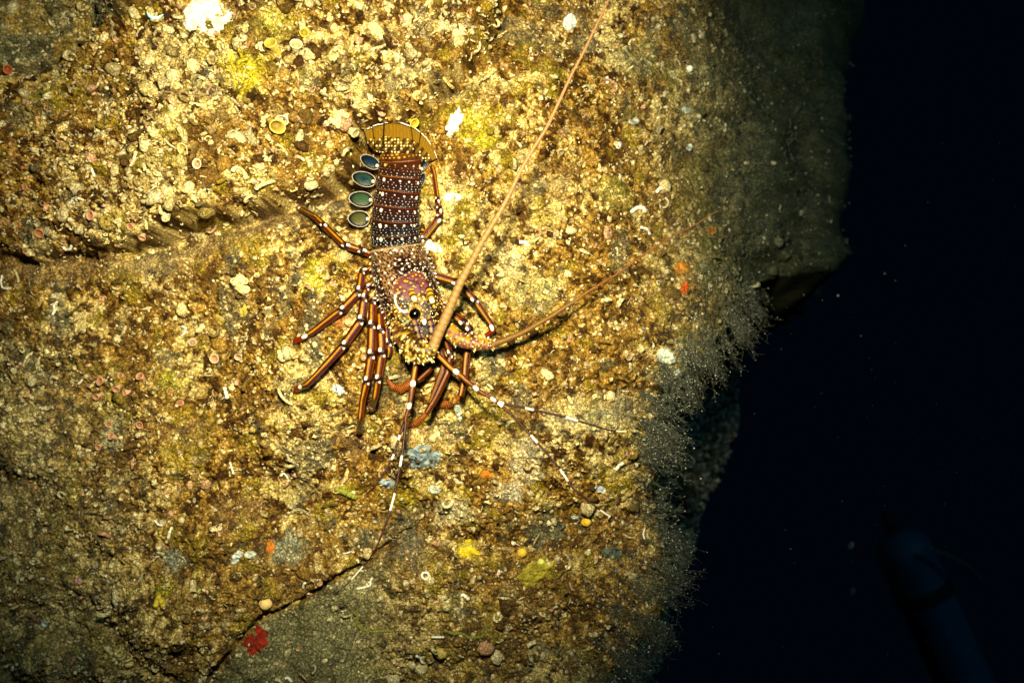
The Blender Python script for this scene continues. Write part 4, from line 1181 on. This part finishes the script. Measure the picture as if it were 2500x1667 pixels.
cup_coral(1424, 566, 9, 'round amber cup coral between the two long antennae', None, (.6, .42, .16), (.42, .26, .08), .8)
cup_coral(1312, 566, 9, 'darker amber cup coral between the two long antennae, left of its twin', None, (.5, .32, .12), (.34, .18, .06), .8)

def worm(name, pts, r, col, label, cat='tube worm', group=None, lift=1.0, rug=.12, n=10, mat=None):
    Q = []
    for i, (x, y) in enumerate(pts):
        p, nn, h = at_rock(x, y); Q.append(np.r_[p + nn * (r * S * lift) + np.array([0, -.0015, 0]), r])
    B, t, d = resample(np.array(Q), .8 * S); B = smooth(B, 22)
    rad = B[:, 3] * S * (1 + rug * np.sin(t / S * 1.1 + 2 * np.sin(t / S * .3)))
    rad[0] *= .5; rad[-1] *= .5
    V, F, A = sweep(B[:, :3], rad, n)
    c = C3(*col)[None] * (.8 + .35 * fbm(V[:, 0] / S / 4, V[:, 2] / S / 4, 951, 2))[:, None]
    return thing_mesh(name, V, F, c, B[0, :3], label, cat, group, mat)
Wt = (.66, .64, .56)
WORMS = [
    ([(213, 392), (224, 400), (228, 416), (233, 432)], 3.6, 'white worm tube hanging in the left part of the upper crust'),
    ([(178, 500), (180, 486), (196, 484), (210, 490)], 3.0, 'white tube curled like a hook above the left ledge'),
    ([(156, 600), (163, 608), (174, 606), (178, 596)], 3.6, 'bright white U-shaped tube under the left ledge'),
    ([(8, 672), (5, 690), (9, 704), (22, 706)], 2.6, 'thin white hook-shaped tube at the very left edge'),
    ([(143, 738), (134, 748), (137, 760), (130, 770)], 3.4, 'white zigzag tube in the dim left part of the rock'),
    ([(446, 796), (456, 800), (454, 812), (446, 820)], 3.0, 'white curl of tube left of the pale pink cup coral'),
    ([(205, 922), (201, 930), (194, 936)], 2.6, 'short white comma-shaped tube above the pink cup corals'),
    ([(552, 945), (556, 958), (560, 972)], 5.0, 'thick cream tube right of the mustard yellow patch'),
    ([(563, 1127), (567, 1140), (572, 1156)], 3.0, 'slender upright white tube below the lobster legs on the left'),
    ([(686, 1160), (694, 1152), (702, 1160), (706, 1172)], 2.8, 'small white looped tube left of the leg tips'),
    ([(380, 1270), (388, 1280), (400, 1282)], 3.4, 'white bent tube in the lower left, upper of a pair'),
    ([(424, 1286), (418, 1298), (414, 1314)], 4.0, 'white upright tube in the lower left, lower of a pair'),
    ([(1030, 1402), (1034, 1396), (1046, 1396), (1048, 1406), (1040, 1414), (1032, 1410), (1030, 1402)], 3.6, 'white tube closed into a square ring on the lower rock'),
    ([(911, 1408), (905, 1418), (906, 1428), (888, 1434), (870, 1436)], 3.2, 'white S-shaped tube on the lower rock right of the crack'),
    ([(1126, 1452), (1134, 1450), (1142, 1462), (1146, 1460)], 5.0, 'fat white stub of tube near the bottom centre'),
    ([(1017, 1597), (1026, 1602), (1030, 1612), (1036, 1616)], 3.2, 'white curved tube lowest of the bottom centre ones'),
    ([(698, 1654), (706, 1652), (714, 1662)], 4.0, 'white tube at the bottom edge on the smooth grey slab'),
    ([(1054, 1553), (1070, 1553), (1086, 1553)], 3.0, 'straight white tube lying level near the bottom'),
    ([(1218, 1388), (1220, 1398), (1212, 1406)], 2.4, 'faint thin tube squiggle between the two yellow sponge balls'),
    ([(838, 1350), (847, 1350), (856, 1346)], 2.6, 'pale curved tube just above the diagonal crack'),
    ([(748, 1420), (742, 1424), (742, 1432)], 3.0, 'pale ring of tube on the edge of the diagonal crack'),
    ([(1600, 470), (1610, 460), (1622, 462), (1630, 454)], 5.0, 'jagged white tube cluster high on the right of the bright rock'),
    ([(1538, 518), (1552, 508), (1566, 506), (1572, 518)], 5.0, 'white arched tube left of the tip of the right antenna'),
    ([(1562, 556), (1578, 562), (1584, 574)], 4.0, 'white bent tube just above the right antenna'),
    ([(1478, 190), (1484, 196), (1480, 206)], 4.0, 'small white forked tube right of the tall antenna'),
    ([(1268, 592), (1282, 592), (1292, 602)], 5.0, 'cream white curl between the two antennae'),
    ([(1520, 1126), (1508, 1134), (1500, 1146)], 5.0, 'grey white tube near the right ends of the small feelers'),
    ([(1572, 1290), (1568, 1302), (1572, 1316)], 2.6, 'thin pale arc of tube among the dim shells at lower right'),
]
for pts, r, lab in WORMS: worm('worm_tube', pts, r * .85, Wt, lab, rug=.2)
worm('algae_strand', [(866, 1492), (876, 1504), (872, 1520), (884, 1536), (912, 1540), (940, 1538), (960, 1538)], 3.0, (.16, .17, .025), 'green strand of algae bent like an L near the bottom', 'algae', rug=.4)
worm('algae_strand', [(1086, 1536), (1110, 1546), (1128, 1544), (1146, 1554), (1176, 1552), (1186, 1540), (1188, 1522)], 3.4, (.14, .15, .025), 'dull green strand of algae curved like a J, right of the L-shaped one', 'algae', rug=.4)
worm('algae_strand', [(820, 1190), (836, 1196), (852, 1204), (868, 1212)], 5.0, (.20, .22, .03), 'short fuzzy green algae below the left leg tips', 'algae', rug=.5)

def encrust(name, px, py, rx, ry, thick, col, label, cat, lob=.35, seed=1, spin=0.0, mat=None, rimc=None, freq=3.0, lump=.3):
    """a lobed sheet growing over the rock: closed mound with its own thickness"""
    m, n = 20, 72; ca, sa = math.cos(spin), math.sin(spin)
    A = np.linspace(0, 2 * math.pi, n, endpoint=False)
    rr = 1 + lob * (fbm(np.cos(A) * freq * .6 + 30 + seed, np.sin(A) * freq * .6 + 30, seed, 5, .7) - .5) * 3.2
    f = np.concatenate([np.linspace(0.02, 1, m), [1.0]])
    X = np.outer(f, rx * rr * np.cos(A)); Y = np.outer(f, ry * rr * np.sin(A))
    PX = px + X * ca - Y * sa; PY = py + X * sa + Y * ca
    hs = surf(PX.ravel(), PY.ravel(), True).reshape(PX.shape)
    nz = fbm(PX / 7, PY / 7, seed + 5, 3)
    z = thick * S * ((1 - np.minimum(f, 1)[:, None] ** 5) * (1 - lump + 2 * lump * nz)) + .6 * S
    z[-1] = -3 * S
    h = hs + z; k = (D - h) / D
    V = np.stack([(PX - CU) * S * k, -h, (CV - PY) * S * k], -1).reshape(-1, 3)
    c = C3(*col)[None] * (.6 + .8 * fbm(PX.ravel() / 4, PY.ravel() / 4, seed + 8, 3))[:, None]; c = c * (.45 + 1.1 * fbm(PX.ravel() / 13, PY.ravel() / 13, seed + 9, 2))[:, None]
    if rimc is not None: c = mixc(c, C3(*rimc)[None], (ss(.7, 1, np.repeat(f, n))))
    F = grid_faces(m + 1, n); V = np.vstack([V, V[:n].mean(0)]); c = np.vstack([c, c[:1]])
    F += [(k_, len(V) - 1, (k_ + 1) % n) for k_ in range(n)]
    return thing_mesh(name, V, F, c, V[-1], label, cat, None, mat)
encrust('white_sponge', 505, 42, 58, 48, 18, (.86, .82, .66), 'large glaring white lump of sponge at the top left', 'sponge', .25, 3, 0, lump=.2)
encrust('white_sponge', 1108, 300, 17, 32, 5, (.72, .74, .66), 'smooth white sponge patch right of the tail fan', 'sponge', .45, 5, .35)
encrust('white_sponge', 1106, 482, 24, 10, 4, (.6, .66, .62), 'bluish white sponge streak right of the tail, beside the hind leg', 'sponge', .5, 6, .1)
encrust('white_sponge', 1055, 600, 22, 14, 4, (.72, .74, .62), 'white sponge patch at the root of the right hind leg', 'sponge', .5, 7, .4)
encrust('white_sponge', 1628, 872, 26, 19, 16, (.46, .50, .42), 'rounded grey white sponge on the right-hand rim of the rock', 'sponge', .2, 8, .5, lump=.15)
encrust('white_sponge', 1655, 915, 9, 20, 10, (.38, .44, .40), 'pale drip-shaped sponge under the rounded one on the rim', 'sponge', .2, 9, -.1, lump=.15)
encrust('red_sponge', 622, 1572, 33, 27, 2.5, (.17, .014, .006), 'bright red lobed sponge on the smooth grey slab beside the crack', 'sponge', .75, 11, -.8, freq=2.2)
encrust('red_sponge', 634, 1540, 10, 16, 3.5, (.22, .014, .006), 'small red offshoot on top of the bright red sponge', 'sponge', .4, 12, -.6)
encrust('orange_sponge', 1671, 703, 9, 17, 4, (.40, .075, .014), 'vivid red-orange sponge near the overhang on the right', 'sponge', .4, 13, .3)
encrust('orange_sponge', 1665, 652, 15, 18, 4, (.30, .13, .02), 'dull orange sponge above the red-orange one', 'sponge', .4, 14, .3)
encrust('orange_sponge', 1188, 1160, 15, 10, 3, (.42, .13, .01), 'rusty orange sponge below the forked feeler', 'sponge', .4, 15, .2)
encrust('orange_sponge', 662, 1335, 9, 17, 3, (.42, .13, .015), 'orange sponge streak above the diagonal crack', 'sponge', .5, 16, 0)
encrust('orange_sponge', 1738, 562, 13, 11, 4, (.24, .11, .02), 'brownish orange sponge beside the tip of the right antenna', 'sponge', .4, 17, 0)
encrust('blue_sponge', 1032, 1118, 34, 26, 4, (.17, .23, .27), 'ragged pale blue sponge right of the forked front feeler', 'sponge', .8, 18, -.3, lump=.5, freq=3.5)
encrust('blue_sponge', 945, 1180, 19, 13, 4, (.26, .33, .38), 'small blue-grey sponge between the feeler whips', 'sponge', .4, 19, .1)
encrust('blue_sponge', 826, 950, 18, 13, 3, (.28, .36, .38), 'pale blue sponge below the flat tan cup coral', 'sponge', .6, 20, .5)
encrust('blue_sponge', 1122, 1010, 22, 8, 3, (.36, .42, .40), 'grey-blue sponge smear right of the hairy front feet', 'sponge', .7, 21, 1.2)
encrust('white_sponge', 1020, 868, 1, 1, 1, (.4, .4, .4), 'x', 'sponge') if False else None
encrust('grey_sponge', 1496, 1349, 27, 15, 6, (.085, .11, .085), 'smooth dark oval sponge in the dim lower right', 'sponge', .1, 23, .15, lump=.06)
encrust('yellow_sponge', 1310, 1395, 55, 24, 3, (.24, .20, .02), 'streaky olive sponge sheet below the pale green ball', 'sponge', .4, 24, -.7)
encrust('yellow_sponge', 1143, 1342, 26, 20, 5, (.50, .38, .02), 'bright yellow crumbly sponge left of the lower yellow ball', 'sponge', .5, 25, .3, lump=.6)
encrust('shell', 1391, 55, 16, 21, 6, (.55, .62, .60), 'grey oyster shell lying high on the right, beside the tall antenna', 'shell', .12, 26, .2, lump=.15)
encrust('shell', 1061, 1196, 17, 12, 6, (.40, .44, .36), 'grey-green oyster shell right of the long feeler whip', 'shell', .15, 27, .2, lump=.15)
encrust('shell', 1547, 295, 13, 10, 9, (.66, .68, .60), 'domed white limpet high on the right of the rock', 'shell', .06, 28, 0, lump=.1)
encrust('shell', 1676, 270, 12, 9, 7, (.42, .50, .46), 'grey limpet to the right of the domed white one', 'shell', .1, 29, .4, lump=.1)
encrust('shell', 1684, 168, 8, 8, 5, (.60, .66, .64), 'small white shell alone in the dim upper right', 'shell', .2, 30, .4)
encrust('shell', 1684, 360, 8, 9, 6, (.66, .68, .60), 'white pointed shell below the grey limpet', 'shell', .2, 31, .4)
encrust('shell', 1510, 354, 8, 9, 5, (.78, .78, .70), 'bright white bead of shell between antenna and limpets', 'shell', .2, 32, .4)
encrust('shell', 1466, 1195, 14, 10, 6, (.46, .48, .50), 'bluish grey shell near the banded end of the right feeler', 'shell', .15, 33, .4, lump=.1)
encrust('shell', 1404, 1264, 9, 6, 5, (.40, .46, .46), 'small grey shell left of the upper yellow ball', 'shell', .3, 34, .2)
encrust('shell', 578, 1360, 10, 19, 5, (.42, .48, .48), 'upright bluish shell in the lower left, above the crack', 'shell', .3, 35, .7)
encrust('shell', 611, 1354, 15, 9, 5, (.44, .50, .40), 'pale green-grey shell right of the upright bluish one', 'shell', .3, 36, .1)
encrust('shell', 108, 1523, 9, 9, 7, (.36, .46, .50), 'small round bluish shell in the dark lower left', 'shell', .1, 37, .1)
encrust('shell', 190, 1418, 12, 10, 8, (.42, .24, .22), 'pink rounded shell in the dark lower left', 'shell', .2, 38, .1)

def ball(px, py, r, col, label, sq=.9, name='sponge_ball', cat='sponge'):
    p, n, h = at_rock(px, py); Vb, Fb = ICO4
    nz = fbm(Vb[:, 0] * 3 + 9, Vb[:, 1] * 3 + Vb[:, 2] * 2 + 9, int(px), 3)
    V = p + n * r * S * .45 + Vb * r * S * np.array([1, .9, sq]) * (1 + .16 * (nz - .5))[:, None]
    c = C3(*col)[None] * (.75 + .5 * nz)[:, None]
    return thing_mesh(name, V, Fb, c, p, label, cat)
ball(1429, 1272, 13, (.64, .40, .03), 'round yellow sponge ball right of the long feeler end', .8)
ball(1273, 1348, 12, (.60, .38, .04), 'round yellow sponge ball lower and left of its brighter twin', .95)
ball(1320, 1372, 10, (.50, .50, .12), 'pale green sponge ball between the dark patch and the olive sheet')
ball(648, 1469, 16, (.62, .44, .17), 'smooth tan sponge ball on the edge of the diagonal crack')
ball(1078, 1588, 16, (.34, .26, .07), 'dull mustard sponge ball near the bottom edge')
ball(1254, 1326, 6, (.7, .66, .5), 'tiny cream ball above left of the lower yellow ball')
# ring-shaped anemone beside the crack
def ring_anemone():
    p, n, h = at_rock(726, 1466); a, b = frame(n); P = []
    for k in range(33):
        t = 6.283 * k / 32; P.append(p + n * .003 + (a * math.cos(t) * 14 + b * math.sin(t) * 9.5) * S)
    V, F, A = sweep(np.array(P), np.full(33, 5.5 * S) * (1 + .12 * np.sin(np.arange(33) * 1.9)), 12)
    thing_mesh('anemone', V, F, C3(.48, .38, .10)[None] * (.8 + .3 * np.sin(A[:, 0] * 2))[:, None], p, 'yellowish ring-shaped anemone on the lip of the diagonal crack', 'anemone')
ring_anemone()
def fingers(px, py, name, label, cat, col, n, ln, r, dirs, seed):
    """a clump of finger-like branches rising from one base: one thing with each finger a part"""
    rg = random.Random(seed); p, nn, h = at_rock(px, py)
    root = bpy.data.objects.new(name, None); COL.objects.link(root); root.location = tuple(p); root.empty_display_size = .01
    tag(root, label, cat)
    for i in range(n):
        a0 = rg.uniform(*dirs); l = ln * rg.uniform(.6, 1.1) * S; d = np.array([math.cos(a0), -rg.uniform(.5, 1.1), -math.sin(a0)]); d /= np.linalg.norm(d)
        o = np.array([rg.uniform(-1, 1), 0, rg.uniform(-1, 1)]) * r * 1.7 * S
        P = np.array([p + o - d * r * S + d * l * t + np.array([0, -1, .4]) * l * .12 * t * t for t in np.linspace(0, 1, 14)])
        R = np.array([r * S * (1 + .15 * math.sin(t * 9 + i)) * (1.0 if t < .92 else .75) for t in np.linspace(0, 1, 14)])
        P = np.vstack([P, P[-1] - d * r * S * .9, P[-1] - d * r * S * 1.4]) ; R = np.r_[R, R[-1] * .60, R[-1] * .2]
        V, F, A = sweep(P[:14], R[:14], 14)
        end = A[:, 0] >= 13
        c = np.tile(C3(*col) * rg.uniform(.8, 1.1), (len(V), 1)); c[-1] = c[-1] * .25
        hp = Heap(); hp.add(V, F, c)
        t_ = []; tg = d; s1 = np.cross(tg, [0, 0, 1.]); s1 /= np.linalg.norm(s1); s2 = np.cross(tg, s1)
        for k in range(19):
            q = 6.283 * k / 18; t_.append(P[13] + (s1 * math.cos(q) + s2 * math.sin(q)) * R[13] * .95)
        V2, F2, _ = sweep(np.array(t_), np.full(19, r * S * .25), 6); hp.add(V2, F2, C3(*col) * 1.15)
        link('tube', make_mesh('tube', np.concatenate(hp.v) - p, np.concatenate(hp.f), np.clip(np.concatenate(hp.c), 0, .95)), M_SOFT, root)
    return root
fingers(592, 700, 'tube_clump', 'clump of pale tubes with an upturned ring opening, left of the lobster body', 'tube worms', (.62, .50, .24), 7, 30, 9, (-2.6, .4), 1)
fingers(600, 765, 'tube_clump', 'lower clump of ochre tubes under the pale ringed clump', 'tube worms', (.42, .32, .06), 6, 24, 6, (-2.2, -.6), 2)
fingers(394, 1470, 'finger_sponge', 'yellow finger-like sponge hanging in the dim lower left', 'sponge', (.46, .36, .03), 5, 24, 6, (.6, 2.4), 3)
fingers(562, 145, 'finger_sponge', 'yellow branching sponge near the top left below the white lump', 'sponge', (.74, .60, .08), 6, 26, 5.5, (0, 6.2), 4)
fingers(820, 290, 'tube_clump', 'bright cream tubes splayed beside the lobster tail fan', 'tube worms', (.56, .45, .25), 9, 34, 6, (-.2, 2.6), 5)
fingers(640, 118, 'tube_clump', 'knotted clump of cream cups casting a dark shadow near the top', 'tube worms', (.60, .48, .27), 9, 20, 8, (0, 6.2), 6)
# blue crescent of shell near the top crack
def crescent():
    P = [(358, 30), (364, 40), (374, 46), (388, 45), (399, 36)]; h0 = sh(380, 42) + .012
    A = np.array([np.r_[W(x, y, h0), r] for (x, y), r in zip(P, (.8, 4, 6, 4.5, .8))]); B, t, d = resample(A, .8 * S); B = smooth(B, 4)
    V, F, a = sweep(B[:, :3], B[:, 3] * S, 12)
    c = mixc(C3(.62, .85, .85)[None], C3(.01, .25, .36)[None], ss(-.4, .6, np.sin(a[:, 1])))
    thing_mesh('shell', V, F, c, W(380, 42, h0), 'thin blue-green crescent of shell stuck near the top left crack', 'shell')
crescent()

# ------------------------------------------------------------------ things adrift in the dark water
def snow():
    rg = np.random.default_rng(8); hp = Heap(); Vb, Fb = ICO1
    spec = [(2265, 495, 2.2), (2080, 640, 2), (2046, 722, 3), (2160, 668, 2.4), (2186, 685, 2), (2008, 733, 1.6), (1962, 720, 1.5), (2190, 568, 2.2), (2145, 528, 2), (2005, 960, 1.2),
            (2102, 820, 1.5), (1905, 780, 1.4), (2130, 990, 1.2), (1842, 1010, 1), (2440, 350, 1.8), (2300, 350, 1.2), (1930, 1340, 1.4), (1740, 1530, 1.3), (1755, 1595, 1.2), (2210, 600, 1.5)]
    for x, y, r in spec + [(rg.uniform(1880, 2480), rg.uniform(0, 1650), rg.uniform(.5, 1.1)) for _ in range(130)]:
        if seg_dist(np.array([x]), np.array([y]), [(p[0] + 25, p[1]) for p in EDGE_PX])[0] > 0: continue
        h = rg.uniform(-.45, .05)
        hp.add(W(x, y, h) + Vb * r * S * (D - h) / D * rg.uniform(.6, 1.3, 3), Fb, C3(.50, .55, .50) * rg.uniform(.3, 1))
    o = link('marine_snow', hp.mesh('marine_snow'), M_HYD)
    tag(o, 'tiny pale specks drifting in the black water', 'marine snow', kind='stuff')
snow()
def jelly(px, py, r, label, col):
    Vb, Fb = ICO4; h = -.35; p = W(px, py, h); a = .5
    V = Vb * np.array([.62, .6, 1.0]) * r * S * (D - h) / D
    V = np.stack([V[:, 0] * math.cos(a) + V[:, 2] * math.sin(a), V[:, 1], -V[:, 0] * math.sin(a) + V[:, 2] * math.cos(a)], -1)
    c = mixc(C3(*col)[None] * .35, C3(*col)[None], ss(.4, 1.0, Vb[:, 0] * .5 + .5))
    thing_mesh('jelly', p + V, Fb, c, p, label, 'jelly')
jelly(2077, 1331, 11, 'small pale jelly drifting in the dark, upper of two', (.20, .24, .22))
jelly(2079, 1443, 12, 'faint bluish jelly drifting in the dark, lower of two', (.07, .11, .16))

def cylinder():
    h = -1.6; sc = (D - h) / D
    top = W(2186, 1296, h); bot = W(2415, 1800, h); ax = bot - top; L = np.linalg.norm(ax); ax /= L
    root = bpy.data.objects.new('diving_cylinder', None); COL.objects.link(root); root.location = tuple(bot); root.empty_display_size = .1
    tag(root, 'dim blue diving cylinder with a black strap in the dark lower right corner', 'scuba tank')
    R = 66 * S * sc
    m_t = nodemat('tank_paint', .6, .08, 0, 1, .12, 9, plain=(.001, .020, .045)); m_s = nodemat('strap_webbing', .9, .1, 0, 1, .2, 60, plain=(.002, .003, .005))
    m_h = nodemat('hose_rubber', .6, .3, 0, 1, .1, 40, plain=(.010, .020, .017))
    def turned(name, prof, mat):
        P = [top + ax * z for z, _ in prof]
        V, F, _ = sweep(np.array(P), np.array([r for _, r in prof]), 40)
        link(name, make_mesh(name, V - bot, F, None), mat, root)
    turned('tank_body', [(.0, R * .12)] + [(R * .85 * (1 - math.cos(t)), R * max(.2, math.sin(t))) for t in np.linspace(.25, math.pi / 2, 14)] + [(.30, R), (.45, R), (L - .02, R), (L, R * .9)], m_t)
    turned('strap', [(.175, R * 1.0), (.176, R * 1.05), (.20, R * 1.06), (.214, R * 1.05), (.215, R * 1.0)], m_s)
    turned('valve', [(-.06, .012), (-.05, .022), (-.02, .022), (-.01, .016), (.02, .016)], m_s)
    P = np.array([W(x, y, h + .12) for x, y in ((2262, 1336), (2275, 1342), (2300, 1350), (2330, 1362), (2355, 1375), (2382, 1396), (2400, 1420))])
    B, t, d = resample(P, .01); B = smooth(B, 8)
    V, F, _ = sweep(B, np.full(len(B), 4.0 * S * sc), 12)
    link('hose', make_mesh('hose', V - bot, F, None), m_h, root)
cylinder()
